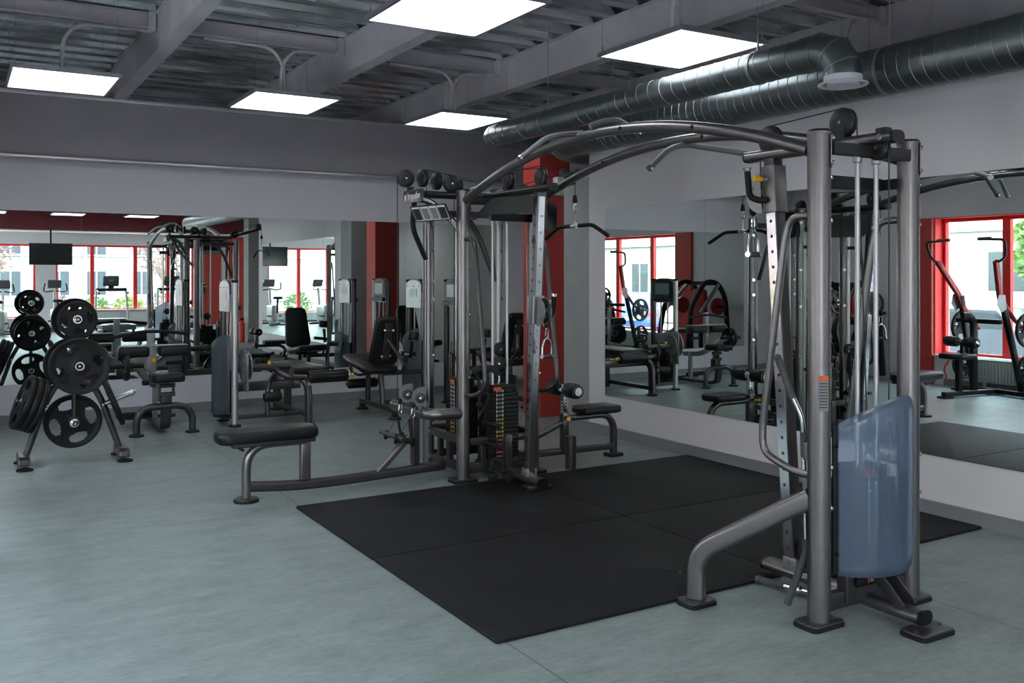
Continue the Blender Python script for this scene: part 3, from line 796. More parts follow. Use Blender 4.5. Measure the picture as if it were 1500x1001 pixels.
# frosted curved shield with side brackets
cv = [(3.385, 2.795), (3.43, 2.735), (3.50, 2.69), (3.58, 2.668), (3.66, 2.662), (3.72, 2.669), (3.758, 2.682), (3.785, 2.705)]
N = len(cv); nz = 14; vs = []; 
def cr(pts, t):
    n = len(pts)-1; i = min(int(t*n), n-1); u = t*n-i
    p = [V(pts[max(i-1, 0)]), V(pts[i]), V(pts[i+1]), V(pts[min(i+2, n)])]
    return .5*((2*p[1])+(p[2]-p[0])*u+(2*p[0]-5*p[1]+4*p[2]-p[3])*u*u+(3*p[1]-p[0]-3*p[2]+p[3])*u**3)
NU = 40; mb = MB()
for i in range(NU+1):
    u = i/NU; p = cr([(a, b, 0) for a, b in cv], u)
    zt = .882+.128*math.sin(min(u/.62, 1)*PI/2) - (0 if u < .52 else .05*(1-math.sqrt(max(0, 1-min(1, (u-.52)/.26)**2))))
    zb = .207 + (0 if u < .46 else .085*(1-math.sqrt(max(0, 1-min(1, (u-.46)/.34)**2))))
    for j in range(nz+1):
        vs.append((p.x, p.y, zb+(zt-zb)*j/nz))
fs = [(i*(nz+1)+j, (i+1)*(nz+1)+j, (i+1)*(nz+1)+j+1, i*(nz+1)+j+1) for i in range(NU) for j in range(nz)]
mb.add(vs, fs); sh = mb.build('frosted_shield', 'acrylic', near, label='frosted translucent blue plastic shield')
md = sh.modifiers.new('thickness', 'SOLIDIFY'); md.thickness = .004; md.offset = 0
for x, y, z0, z1 in ((3.372, 2.80, .215, .875), (3.822, 2.765, .28, .95)):
    mb = MB(); mb.box((x, y, (z0+z1)/2), (.03, .012, z1-z0), bev=.002)
    for z in (z0+.09, z1-.09): mb.slot(1).cyl((x+.0, y-.006, z), (x, y-.014, z), .0085, n=10)
    mb.build('shield_bracket', ['darkframe', 'blackmetal'], near)
# inclined floor brace
mb = MB(); mb.sweep([(3.0, 3.295, .03), (3.0, 3.295, .245), (3.268, 2.845, .56)], rrect(.088, .066, .02), up=(.86, .5, 0), fr=.13, n=8); mb.build('floor_brace', 'column', near)
foot(near, (3.0, 3.29), .16, .125, 0)
mb = MB(); Fs = frameM((3.28-.05*.79, 2.81-.05*.62, .93), (.62, -.79, 0), (-.79, -.62, 0))
Fs = frameM(V((3.28, 2.81, 1.03))+V((-.487, -.873, 0))*.0512, (.873, -.487, 0), (-.487, -.873, 0))
mb.slot(0).box((0, 0, 0), (.046, .15, .001), Fs); mb.slot(1).box((0, .068, .0004), (.046, .022, .001), Fs)
mb.slot(2)
for i in range(9): mb.box((0, .045-i*.013, .0006), (.036, .004, .0006), Fs)
mb.build('warning_label', ['greylabel', 'orange', 'darkframe'], near, label='grey notice label with a red heading')

# ---- arched bars joining the two ends
arch = thing('pull_up_arch', 'pair of long arched tubes with bent pull-up handles spanning between the two cable towers', 'pull-up bars', (3.59, 4.48, 2.1))
def az(y): return 2.105+.288*(1-((y-4.48)/1.63)**2)
for x in (3.28, 3.90):
    pts = [(x, 2.862+(6.098-2.862)*i/40, 0) for i in range(41)]; pts = [(a, b, az(b)) for a, b, _ in pts]
    mb = MB(); mb.sweep(pts, circ(.031, 18)); ar = mb.build('arch_tube', 'column', arch)
    bolts(ar, [((x-.029, y, az(y)), (-1, 0, 0), .010) for y in (3.6, 4.2, 5.2)], 'darkframe')
    if x < 3.5:
        b = MB(); F = frameM((x-.0225, 5.93, az(5.93)+.023), (0, 1, -.33), (-.7, 0, .7)); b.slot(0).box((0, 0, 0), (.11, .02, .002), F); b.slot(1).box((.02, 0, .001), (.05, .012, .002), F); b.build('sticker', ['greylabel', 'white'], ar)
def pullhandle(x, y, sx, run, z0, zb, ze, dy, bend=.5):
    """bent grip tube starting on the arch at (x, y); zb, ze = heights of the bend and the free end"""
    mb = MB(); pts = [(x-sx*.04, y-.005, z0), (x+sx*.05, y+dy*.05, (z0+zb)/2+.01), (x+sx*run*bend, y+dy*.4, zb), (x+sx*run, y+dy, ze)]
    mb.tube(pts, .0180, fr=.06, n=14); h = mb.build('pull_up_handle', 'knurl', arch)
    e = MB(); d = (V(pts[3])-V(pts[2])).normalized(); e.cyl(V(pts[3])-d*.004, V(pts[3])+d*.012, .021, n=14); e.build('handle_end', 'chrome', h)
pullhandle(3.28, 4.66, -1, .37, az(4.66)+.03, 2.385, 2.25, .06, .55)
pullhandle(3.28, 4.48, 1, .27, az(4.48)+.04, 2.485, 2.41, -.08, .5)
pullhandle(3.90, 4.38, -1, .28, az(4.38)-.03, 2.32, 2.20, .0, .5)
pullhandle(3.90, 4.38, 1, .30, az(4.38)-.03, 2.33, 2.28, -.30, .5)

# ---- far multi station
far = thing('multi_station', 'charcoal multi-station cable machine with several weight stacks standing at the far end of the mats', 'cable machine', (3.6, 6.35, 0))
fa, fb, fF, fly, fca = crossover_end(far, 6.15, -1)
for x, y, h in ((3.30, 6.78, 2.10), (3.92, 6.75, 2.12)):
    mb = MB(); mb.cyl((x, y, .02), (x, y, h), .047, n=28); c = mb.build('post', 'column', far); foot(far, (x, y), .18, .12)
    bolts(c, [((x+.027, y-.037, z), (.6, -.8, 0), .012) for z in (.35, .9, 1.35, 1.5, 1.75, 1.95)])
foot(far, (3.6, 5.62), .20, .12, 0, .015)
# low frame between front and rear posts
mb = MB()
for z in (.095, .30): mb.box((3.30, 6.46, z), (.045, .56, .06), bev=.004)
for y in (6.22, 6.70): mb.box((3.285, y, .2), (.02, .05, .27))
mb.box((3.30, 6.40, .2), (.04, .04, .16)); mb.box((3.30, 6.56, .2), (.04, .04, .16)); mb.build('lower_frame', 'frame', far)
bolts(far, [((3.275, y, z), (-1, 0, 0), .012) for y in (6.22, 6.70) for z in (.1, .3)])
mb = MB()
for z in (.095, .30): mb.box((3.92, 6.46, z), (.045, .56, .06), bev=.004)
mb.box((3.6, 6.76, .11), (.6, .045, .06), bev=.004); mb.box((3.6, 6.76, .32), (.6, .045, .05), bev=.004); mb.build('lower_frame', 'frame', far)
# head tubes: one toward the low row, one toward the pulldown
mb = MB(); mb.sweep([(2.955, 6.40, 2.165), (3.90, 6.38, 2.165), (4.43, 6.36, 2.33)], stadium(.055, .085) , up=(0, 1, 0)); hr = mb.build('head_rail', 'darkframe', far)
c = MB(); c.box((2.965, 6.40, 2.165), (.03, .07, .10), bev=.004); c.build('end_cap', 'darkframe', hr)
mb = MB(); mb.sweep([(3.0, 6.37, 2.13), (3.10, 6.34, 2.11), (3.235, 6.20, 1.94), (3.27, 6.17, 1.87)], circ(.026, 16), fr=.06); mb.build('head_brace', 'column', far)
mb = MB(); mb.sweep([(3.02, 6.45, 2.10), (3.07, 6.60, 1.92), (3.26, 6.75, 1.68)], rrect(.042, .03, .012), fr=.10); mb.build('head_brace', 'frame', far)
mb = MB(); mb.sweep([(3.95, 6.20, 1.98), (3.66, 6.45, 2.10)], rrect(.04, .03, .01)); mb.sweep([(3.88, 6.7, 1.5), (3.72, 6.72, 1.9), (3.6, 6.72, 2.05)], circ(.022), fr=.12); mb.build('head_brace', 'frame', far)
mb = MB(); mb.box((3.60, 6.76, 2.05), (.62, .04, .05), bev=.004); mb.build('crossbar', 'darkframe', far)
# dark sheet cowls under the head rails
F = frameM((3.325, 6.085, 2.12), (3.565-3.325, 5.60-6.085, 0), (-.49, -.24, 0)); up = 1 if (F.to_3x3() @ V((0, 1, 0))).z > 0 else -1; sx = 1
L = V((3.565-3.325, 5.60-6.085, 0)).length
pts = [(0, -.165), (.0, -.15), (.17, -.012), (.23, 0), (L-.03, 0), (L, -.03), (L, -.125), (.12, -.125)]
mb = MB(); mb.prism([(p[0], p[1]*up) for p in pts], .006, F); mb.build('head_cowl', 'plastic', far)
F = frameM((3.635, 5.60, 2.10), (.25, .49, 0), (.49, -.25, 0)); up = 1 if (F.to_3x3() @ V((0, 1, 0))).z > 0 else -1
pts = [(0, 0), (.10, .0), (L, -.0), (L, -.15), (L-.05, -.20), (.05, -.20), (0, -.16)]
mb = MB(); mb.prism([(p[0], p[1]*up) for p in pts], .006, F); mb.build('head_cowl', 'plastic', far)
mb = MB(); F = frameM((4.06, 6.20, 2.01), (0, -1, 0), (-1, 0, 0)); mb.pad((0, 0, 0), (.30, .22, .006), .05, .002, F); mb.build('head_cowl', 'plastic', far)
# more pulleys on top
for c, ax, r in (((2.955, 6.47, 2.285), (.15, 1, 0), .067), ((3.075, 6.42, 2.29), (1, .1, 0), .07), ((3.19, 6.41, 2.27), (1, .1, 0), .066), ((3.34, 6.45, 2.262), (.2, 1, 0), .068), ((3.45, 6.55, 2.25), (1, 0, 0), .06), ((3.98, 6.42, 2.22), (.3, 1, 0), .066), ((4.40, 6.36, 2.365), (.1, 1, 0), .045)):
    wheel(c, ax, r, .036, far)
cb = MB()
for p, q in (((2.893, 6.48, 2.28), (2.893, 6.48, .60)), ((3.075, 6.352, 2.28), (3.075, 6.352, .78)), ((3.42, 6.56, 2.25), (3.42, 6.56, .86)), ((3.10, 6.42, 2.355), (3.34, 6.45, 2.33)), ((3.60, 6.02, 2.33), (3.6, 5.565, 2.33)), ((4.45, 6.36, 2.34), (4.45, 6.36, 2.20)), ((3.98, 6.42, 2.288), (4.42, 6.36, 2.41))):
    cb.cyl(p, q, .0035, n=6)
cb.build('steel_cable', 'cable', far)
# sign board with lettering and exercise placard
mb = MB(); mb.pad((0, 0, 0), (.33, .095, .012), .018, .003, frameM((2.925, 6.265, 2.135), (0, -1, 0), (-1, 0, 0))); sg = mb.build('sign_board', 'frame', far, label='grey sign board with white lettering')
Fs = frameM((2.9175, 6.265, 2.135), (0, -1, 0), (-1, 0, 0))
up = (Fs.to_3x3() @ V((0, 1, 0))).z
text('Impulse', .072, Fs @ T(.025, 0, 0), 'white', sg, name='lettering', bold=.001)
mb = MB(); mb.slot(0).prism([(-.142, -.026), (-.112, -.026), (-.104, .012), (-.134, .012)], .001, Fs); mb.slot(1).prism([(-.132, .016), (-.102, .016), (-.096, .032), (-.112, .036)], .001, Fs); mb.build('logo_mark', ['white', 'redmark'], sg)
Fp = frameM((3.035, 6.20, 2.01), (.25, -.97, 0), (-.80, -.22, -.45))
mb = MB(); mb.slot(0).pad((0, 0, 0), (.40, .13, .006), .01, .001, Fp)
for i in range(4):
    x = -.143+i*.095
    mb.slot(1).box((x, 0, .0035), (.086, .112, .0012), Fp)
    mb.slot(2).box((x, -.004, .0042), (.078, .092, .001), Fp) if i in (0, 3) else mb.slot(3).box((x, -.004, .0042), (.07, .09, .001), Fp)
mb.build('exercise_placard', ['plastic', 'white', 'ink', 'greylabel'], far, label='placard with four exercise pictures')
# second and third weight stacks
guide_rods(far, [(3.42, 6.38), (3.42, 6.52)], .16, 2.0); zt = weight_stack(far, (3.43, 6.45), .24, .16, 19, .16, axis='y')
wheel((3.43, 6.45, zt+.14), (1, .5, 0), .056, .034, far)
rr = MB(); rr.cyl((3.43, 6.45, zt), (3.43, 6.45, zt+.09), .012, n=10); rr.build('stack_rod', 'chrome', far)
guide_rods(far, [(3.80, 6.38), (3.80, 6.52)], .16, 2.0); zt = weight_stack(far, (3.78, 6.45), .24, .16, 21, .16, axis='y')
wheel((3.78, 6.45, zt+.14), (.3, 1, 0), .056, .034, far)
# belly tube ahead of the row stack with two low pulleys
mb = MB(); mb.sweep([(3.26, 6.14, .515), (3.08, 6.15, .515), (3.0, 6.20, .52), (2.98, 6.75, .53)], rrect(.07, .085, .033), fr=.10, n=6); mb.build('belly_tube', 'column', far)
for y in (6.27, 6.50):
    wheel((2.985, y, .635), (.45, 1, 0), .060, .03, far)
    for s_ in (-1, 1):
        g = MB(); n_ = V((.45, 1, 0)).normalized()
        pts = [(.0, -.075)]+[(-.075*math.sin(PI*i/12), -.075*math.cos(PI*i/12)) for i in range(13)]+[(.035, .075), (.035, -.075)]
        F = frameM(V((2.995, y, .64))+n_*.022*s_, (1, -.45, 0), n_); g.prism(pts, .003, F); bolt(g, F @ V((0, 0, .0)), n_*s_); g.build('pulley_guard', 'frame', far)
    g = MB(); g.cyl((2.985, y, .545), (2.985, y, .575), .035, n=16); g.build('swivel', 'frame', far)
mb = MB(); mb.box((3.0, 6.40, .32), (.06, .06, .40), bev=.01); mb.build('lower_upright', 'frame', far)

# ---- low row bench with rail
row = thing('rowing_bench', 'long low bench with black padded seat on a floor rail left of the multi station', 'bench', (1.72, 6.36, 0))
mb = MB(); mb.pad((1.86, 6.36, .452), (.70, .255, .085), .085, .03, RZ(0)); mb.build('seat_pad', 'vinyl', row)
mb = MB(); mb.box((1.90, 6.36, .395), (.58, .14, .03), bev=.01); mb.build('seat_frame', 'frame', row)
mb = MB(); mb.sweep([(1.72, 6.37, .03), (1.72, 6.37, .385), (2.14, 6.36, .385)], rrect(.07, .055, .02), up=(1, 0, 0), fr=.20, n=8); mb.build('leg', 'column', row)
mb = MB(); mb.box((2.13, 6.36, .245), (.075, .055, .28), bev=.012); mb.build('leg', 'column', row)
mb = MB(); mb.sweep([(1.62, 6.33, .405), (1.70, 6.37, .35)], rrect(.02, .02, .004)); mb.sweep([(1.62, 6.40, .405), (1.70, 6.37, .35)], rrect(.02, .02, .004)); mb.build('seat_bracket', 'frame', row)
mb = MB(); mb.sweep([(1.74, 6.37, .10), (2.05, 6.37, .072), (2.35, 6.38, .065), (3.25, 6.40, .085)], rrect(.055, .075, .022) , up=(0, 0, 1), fr=.15); mb.build('floor_rail', 'frame', row)
mb = MB(); mb.slot(1).lathe([(.085, 0), (.085, .016), (.08, .018)], (1.72, 6.37, 0), (0, 0, 1), n=28); mb.slot(0).lathe([(.08, .018), (.078, .024), (.035, .03)], (1.72, 6.37, 0), (0, 0, 1), n=28); mb.build('foot_plate', ['darkframe', 'rubber'], row)
mb = MB(); mb.sweep([(2.69, 6.385, .09), (2.96, 6.39, .34)], rrect(.05, .045, .012)); mb.build('footrest_brace', 'column', row)
mb = MB(); mb.box((2.88, 6.39, .2), (.05, .05, .22), bev=.008) if False else None
mb = MB(); mb.cyl((2.82, 6.20, .345), (2.82, 6.62, .345), .018, n=14); mb.box((2.90, 6.40, .335), (.14, .03, .02)); mb.build('footrest_bar', 'frame', row)

# ---- pulldown seat on the far side
lat = thing('pulldown_bench', 'small black padded seat with twin foam leg rollers beside the right end wall', 'bench', (4.60, 6.37, 0))
mb = MB(); mb.pad((4.68, 6.37, .415), (.40, .25, .065), .06, .024); mb.build('seat_pad', 'vinyl', lat)
mb = MB(); mb.sweep([(4.86, 6.37, .03), (4.86, 6.37, .36), (4.36, 6.37, .36)], rrect(.065, .05, .018), up=(-1, 0, 0), fr=.18, n=8); mb.build('leg', 'frame', lat)
mb = MB(); mb.sweep([(4.84, 6.37, .085), (3.97, 6.40, .085)], rrect(.055, .055, .015)); mb.sweep([(4.33, 6.37, .33), (4.0, 6.39, .19)], rrect(.05, .04, .012)); mb.build('floor_rail', 'frame', lat)
mb = MB(); mb.slot(1).pad((4.86, 6.37, .009), (.15, .13, .018), .03, .003); mb.slot(0).pad((4.86, 6.37, .024), (.145, .125, .012), .03, .003); mb.build('foot_plate', ['darkframe', 'rubber'], lat)
mb = MB(); mb.box((4.35, 6.37, .25), (.06, .06, .33), bev=.008); mb.build('post', 'frame', lat)
mb = MB(); mb.slot(0).box((4.35, 6.37, .50), (.045, .045, .22), bev=.004); mb.slot(1)
for i in range(6): mb.cyl((4.327, 6.37, .43+i*.028), (4.326, 6.37, .43+i*.028), .007, n=8); mb.cyl((4.35, 6.3475, .43+i*.028), (4.35, 6.3465, .43+i*.028), .007, n=8)
mb.build('adjustment_post', ['chrome', 'ink'], lat, label='chrome adjustment post with pin holes')
mb = MB(); mb.cyl((4.35, 6.16, .60), (4.35, 6.58, .60), .014, n=14); mb.build('roller_axle', 'chrome', lat)
for y0, y1 in ((6.17, 6.33), (6.41, 6.57)):
    mb = MB(); mb.lathe([(.03, 0), (.055, .004), (.062, .02), (.062, (y1-y0)-.02), (.055, y1-y0-.004), (.03, y1-y0)], (4.35, y0, .60), (0, 1, 0), n=28); rl_ = mb.build('foam_roller', 'vinyl', lat)
    mb = MB(); mb.lathe([(.034, -.006), (.034, 0), (.02, .004)], (4.35, y0, .60), (0, 1, 0), n=20); mb.build('roller_cap', 'chrome', rl_)
mb = MB(); mb.slot(1).cyl((4.35, 6.335, .37), (4.35, 6.31, .37), .01, n=8); mb.slot(0).lathe([(.01, 0), (.017, .01), (.012, .03), (.019, .045), (.016, .055)], (4.35, 6.31, .37), (-.5, -.8, 0), n=12); mb.build('pull_pin', ['yellow', 'darkframe'], lat, label='yellow pull pin')

mb = MB(); mb.lathe([(.045, 0), (.045, .26), (.03, .265)], (4.24, 6.12, .0), (0, 0, 1), n=20); o = mb.build('short_bollard', 'frame'); base_at(o, (4.24, 6.12, 0))
tag(o, 'short grey round stub post on the floor beside the slide column', 'post')

# ---- attachments hanging on the machines
def chain(mb, p, n, dz=.022, r=.007):
    p = V(p)
    for i in range(n):
        c = p-V((0, 0, dz*i)); h = []
        for k in range(12):
            a = 2*PI*k/12; w = r*math.cos(a); v = (dz*.72)*math.sin(a)
            h.append(c+(V((w, 0, v)) if i % 2 else V((0, w, v))))
        mb.tube(h, .0022, n=6, loop=True)
def carabiner(mb, p, ax=(1, 0, 0), L=.075, w=.017):
    p = V(p); ax = V(ax).normalized(); h = []
    for k in range(16):
        a = 2*PI*k/16; h.append(p+ax*(w*math.cos(a)*(1.1 if math.sin(a) < 0 else .8))+V((0, 0, -L/2+L/2*math.sin(a))))
    mb.tube(h, .004, n=8, loop=True)
def stirrup(p, ax, label, strap=False):
    p = V(p); ax = V(ax).normalized()
    t = thing('stirrup', label, 'handle', p, 'metal stirrup handles hanging from the slide columns')
    mb = MB(); carabiner(mb, p, ax); mb.build('carabiner', 'chrome', t)
    q = p-V((0, 0, .078)); w = .052
    mb = MB(); mb.tube([q-ax*w-V((0, 0, .125)), q-ax*w-V((0, 0, .05)), q-ax*.02, q+ax*.02, q+ax*w-V((0, 0, .05)), q+ax*w-V((0, 0, .125))], .007, fr=.03, n=10)
    mb.ball(q, .010); mb.build('stirrup_frame', 'chrome', t)
    mb = MB(); mb.cyl(q-ax*.048-V((0, 0, .125)), q+ax*.048-V((0, 0, .125)), .0145, n=16); mb.build('grip', 'grip', t)
    mb = MB()
    for s_ in (-1, 1): mb.cyl(q+ax*s_*.048-V((0, 0, .125)), q+ax*s_*.062-V((0, 0, .125)), .015, n=16)
    mb.build('grip_end', 'chrome', t)
def strap_handle(p, ax, dx, label):
    p = V(p); ax = V(ax).normalized(); t = thing('hand_strap', label, 'handle', p, 'webbing strap handles hanging from the low pulleys')
    mb = MB(); carabiner(mb, p, (1, 0, 0), .07, .014); mb.build('carabiner', 'chrome', t)
    a = p+V((dx, 0, -.08)); g = a+V((dx*1.3, 0, -.155))
    mb = MB()
    for s_ in (-1, 1): mb.sweep([a, g+ax*.055*s_], rrect(.022, .003, .001)); 
    mb.build('webbing', 'strap', t)
    mb = MB(); mb.lathe([(.010, -.075), (.030, -.073), (.037, -.066), (.035, -.055), (.021, -.05), (.021, .05), (.035, .055), (.037, .066), (.030, .073), (.010, .075)], g, ax, n=18); mb.build('grip', 'rubber', t)
    return t
top = nF @ V((0, nly*.155, -.115)); stirrup(top, (.96, .28, 0), 'chrome stirrup handle hanging from the near tower slide, below the yellow pin')
top = fF @ V((0, fly*.155, -.115)); stirrup(top, (.9, .3, 0), 'chrome stirrup handle hanging in front of the red pillar on the far slide column')
for y, dx, lb in ((6.50, -.022, 'black strap handle hanging from the left low pulley over the bench rail'), (6.27, -.03, 'black strap handle hanging from the right low pulley over the bench rail')):
    mb = MB(); mb.ball((2.925, y, .585), .018, sc=(1, 1, 1.2)); mb.build('cable_stop', 'rubber', far)
    strap_handle((2.925, y, .562), (.75, -.66, -.1), dx, lb)
strap_handle((2.805, 6.23, .548), (-.6, .8, 0), -.004, 'black strap handle nearest the curved belly tube, its grip hanging lowest') if False else None
# lat bar on chain
lb = thing('pulldown_bar', 'long black pulldown bar with bent ends hanging on a chain before the right end wall', 'bar', (4.45, 6.36, 2.13))
mb = MB(); carabiner(mb, (4.45, 6.36, 2.155), (0, 1, 0)); chain(mb, (4.45, 6.36, 2.075), 4); carabiner(mb, (4.45, 6.36, 2.005), (1, 0, 0), .04, .01); mb.build('chain', 'chrome', lb)
mb = MB(); mb.cyl((4.45, 6.36, 2.155), (4.45, 6.36, 2.215), .024, r2=.015, n=14); mb.build('cable_stop', 'rubber', lb)
mb = MB(); mb.tube([(4.45, 5.90, 1.86), (4.45, 6.12, 1.96), (4.45, 6.60, 1.96), (4.45, 6.82, 1.86)], .0125, fr=.05); mb.lathe([(.02, -.02), (.02, .02)], (4.45, 6.36, 1.96), (0, 1, 0)); b0 = mb.build('bar', 'chrome', lb)
for s_ in (-1, 1):
    mb = MB(); yy = lambda v: 6.36+s_*v
    mb.tube([(4.45, yy(.455), 1.863), (4.45, yy(.24), 1.96), (4.45, yy(.06), 1.96)], .0165, fr=.05, n=14); mb.build('grip', 'rubber', b0)
# tricep strap / ab strap bundle on the far front post
ab = thing('ankle_strap', 'bunch of black straps and handles hanging on the front post of the multi station', 'strap', (3.36, 6.08, .8))
mb = MB(); mb.sweep([(3.30, 6.04, .83), (3.36, 6.02, .86), (3.46, 5.98, .85), (3.48, 5.97, .80)], rrect(.05, .05, .015), fr=.04); mb.tube([(3.33, 6.03, .82), (3.36, 6.02, .70), (3.35, 6.02, .60)], .012, fr=.04)
mb.sweep([(3.40, 6.0, .80), (3.42, 6.0, .62), (3.34, 6.02, .50)], rrect(.03, .006, .002), fr=.05); mb.build('strap_bundle', 'strap', ab)
mb = MB(); mb.ball((3.35, 6.02, .59), .03, n=12); mb.build('clip', 'rubber', ab)
for z, a in ((.44, .0), (.28, .02)):
    g = MB(); g.lathe([(.012, -.075), (.024, -.07), (.018, -.05), (.018, .05), (.024, .07), (.012, .075)], (3.43+a, 5.985, z), (.85, -.3, -.28), n=16); hh = g.build('grip', 'rubber', ab)
    w = MB()
    for s_ in (-1, 1): w.sweep([(3.41, 6.0, z+.15), V((3.43+a, 5.985, z))+V((.85, -.3, -.28)).normalized()*.065*s_], rrect(.010, .003, .001))
    w.build('webbing', 'strap', hh)
# tricep rope ends on the floor
rope = thing('triceps_rope', 'black rope attachment with two round rubber ends lying on the mat edge', 'rope', (3.50, 5.92, .02))
for x, y in ((3.43, 5.97), (3.54, 5.93)):
    mb = MB(); mb.lathe([(.012, -.05), (.036, -.046), (.038, -.01), (.022, 0), (.018, .10)], (x, y, .056), (.35, .9, .08), n=20); mb.build('rope_end', 'rubber', rope)
mb = MB(); mb.tube([(3.46, 6.05, .065), (3.50, 6.09, .16), (3.55, 6.02, .16), (3.56, 6.02, .065)], .013, fr=.04); mb.build('rope', 'strap', rope)
# two bars at the near tower
b1 = thing('straight_bar', 'long steel bar with grey rubber grips standing against the near post', 'bar', (3.27, 2.93, .03))
mb = MB(); mb.tube([(3.232, 3.00, 1.165), (3.258, 2.955, 1.02), (3.285, 2.905, .90), (3.292, 2.893, .30), (3.268, 2.93, .17), (3.25, 2.965, .05)], .0115, fr=.05); s0 = mb.build('bar', 'chrome', b1)
for pts in ([(3.231, 3.003, 1.17), (3.258, 2.955, 1.02), (3.264, 2.943, .99)], [(3.287, 2.902, .84), (3.2885, 2.90, .73)], [(3.291, 2.895, .36), (3.292, 2.893, .30), (3.268, 2.93, .17), (3.25, 2.965, .055)]):
    mb = MB(); mb.tube(pts, .0165, fr=.03, n=14); mb.build('grip', 'grip', s0)
mb = MB(); mb.ball((3.231, 3.003, 1.172), .018, n=12); mb.build('grip_end', 'grip', s0)
for z, h in ((.56, .16), (.76, .08)):
    mb = MB(); mb.box((3.285, 2.878, z), (.032, .03, h), bev=.003); mb.build('bar_holder', 'column', near)
b2 = thing('short_bar', 'short chrome bar with grey rubber grip lying on the floor by the near tower rail', 'bar', (3.5, 3.25, .02))
mb = MB(); mb.tube([(3.465, 3.35, .022), (3.50, 3.10, .03), (3.515, 2.99, .03)], .0115, fr=.05); mb.ball((3.495, 3.12, .03), .026); s0 = mb.build('bar', 'chrome', b2)
mb = MB(); mb.tube([(3.464, 3.352, .022), (3.488, 3.20, .026)], .0165, n=14); mb.lathe([(.017, 0), (.021, .006), (.021, .02), (.016, .026)], (3.464, 3.332, .022), (-.12, .99, 0), n=14); mb.build('grip', 'grip', s0)
# ------------------------------------------------------------------ plates and plate tree
def plate_bm(R=.225, th=.034, h=.026):
    """olympic plate with raised rim, hub and four kidney-shaped grip openings; axis = local z"""
    n = 96; out = []
    # ring sectors: openings centred at 45,135.. spanning +-22 deg between radii .52R and .80R
    mb = MB(); ri, ro = .50*R, .78*R
    def zt(r):
        if r > .86*R: return th/2
        if r > .8*R: return th*.34
        if r < .22*R: return th/2
        if r < .30*R: return th*.42
        return th*.30
    radii = [h, .20*R, .24*R, .30*R, .40*R, .455*R, .49*R, .525*R, .56*R, .60*R, .64*R, .68*R, .72*R, .755*R, .785*R, .81*R, .84*R, .88*R, .97*R, R]
    def hole(r, a):
        d = abs(((math.degrees(a)+45) % 90)-45)     # distance from 0,90..
        rr = (r-.64*R)/(.185*R)
        return abs(rr) < 1 and d < 29*math.sqrt(max(0, 1-rr*rr))
    A = [2*PI*i/n for i in range(n)]
    idx = {}
    vs = []
    def vert(i, j, s):
        k = (i, j % n, s)
        if k not in idx:
            r = radii[i]; a = A[j % n]; z = zt(r)*s
            if i == len(radii)-1: z *= .55
            idx[k] = len(vs); vs.append((r*math.cos(a), r*math.sin(a), z))
        return idx[k]
    solid = {}
    for i in range(len(radii)-1):
        for j in range(n):
            rm = (radii[i]+radii[i+1])/2; am = A[j]+PI/n
            solid[i, j] = not hole(rm, am)
    fs = []
    for i in range(len(radii)-1):
        for j in range(n):
            if not solid[i, j]: continue
            fs.append((vert(i, j, 1), vert(i+1, j, 1), vert(i+1, j+1, 1), vert(i, j+1, 1)))
            fs.append((vert(i, j, -1), vert(i, j+1, -1), vert(i+1, j+1, -1), vert(i+1, j, -1)))
            if i == 0 or not solid[i-1, j]: fs.append((vert(i, j, 1), vert(i, j+1, 1), vert(i, j+1, -1), vert(i, j, -1)))
            if i == len(radii)-2 or not solid[i+1, j]: fs.append((vert(i+1, j+1, 1), vert(i+1, j, 1), vert(i+1, j, -1), vert(i+1, j+1, -1)))
            if not solid[i, (j+1) % n]: fs.append((vert(i, j+1, 1), vert(i+1, j+1, 1), vert(i+1, j+1, -1), vert(i, j+1, -1)))
            if not solid[i, (j-1) % n]: fs.append((vert(i+1, j, 1), vert(i, j, 1), vert(i, j, -1), vert(i+1, j, -1)))
    mb.add(vs, fs); return mb
PLM = {}
def plate(label, c, ax, R=.225, th=.036, spin=0, grp='rubber weight plates on the plate tree'):
    t = thing('weight_plate', label, 'weight plate', (0, 0, 0), grp)
    key = (R, th)
    if key not in PLM:
        b = plate_bm(R, th).build('plate_disc', 'plate'); h = MB(); h.lathe([(.0255, -th/2-.002), (.034, -th/2-.002), (.034, th/2+.002), (.0255, th/2+.002)], (0, 0, 0), (0, 0, 1), n=28, closed=False)
        g = h.build('hub_ring', 'chrome'); 
        b.parent = t; g.parent = t; g['label'] = 'bright steel hub ring'; PLM[key] = (b, g)
    else:
        for s in PLM[key]:
            o = s.copy(); C.objects.link(o); o.parent = t
    t.matrix_world = frameM(c, (math.cos(spin), 0, math.sin(spin)) if abs(V(ax).normalized().y) > .6 else (0, 1, 0), ax)
    return t
tree = thing('plate_tree', 'charcoal A-shaped plate storage tree on the left before the back mirror', 'weight rack', (.86, 8.46, 0))
for s_ in (-1, 1):
    mb = MB(); mb.tube([(.86+s_*.01, 8.45, .66), (.86+s_*.13, 8.45, .655), (.86+s_*.215, 8.45, .50), (.86+s_*.36, 8.45, .06)], .026, fr=.12, n=16); lg = mb.build('leg', 'frame', tree)
    mb = MB(); x = .86+s_*.37; mb.sweep([(x, 8.32, .03), (x, 8.33, .065), (x, 8.61, .065), (x, 8.62, .03)], rrect(.085, .07, .01), fr=.03)
    mb.slot(1)
    for y in (8.27, 8.63): mb.lathe([(.062, 0), (.062, .012), (.055, .016)], (x, y, 0), (0, 0, 1), n=22)
    mb.build('foot', ['frame', 'rubber'], tree)
mb = MB(); mb.sweep([(.865, 8.46, .60), (.87, 8.44, 1.27)], rrect(.05, .07, .01), up=(1, 0, 0)); mb.cyl((.865, 8.46, .62), (.865, 8.46, .29), .021); mb.build('spine', 'frame', tree)
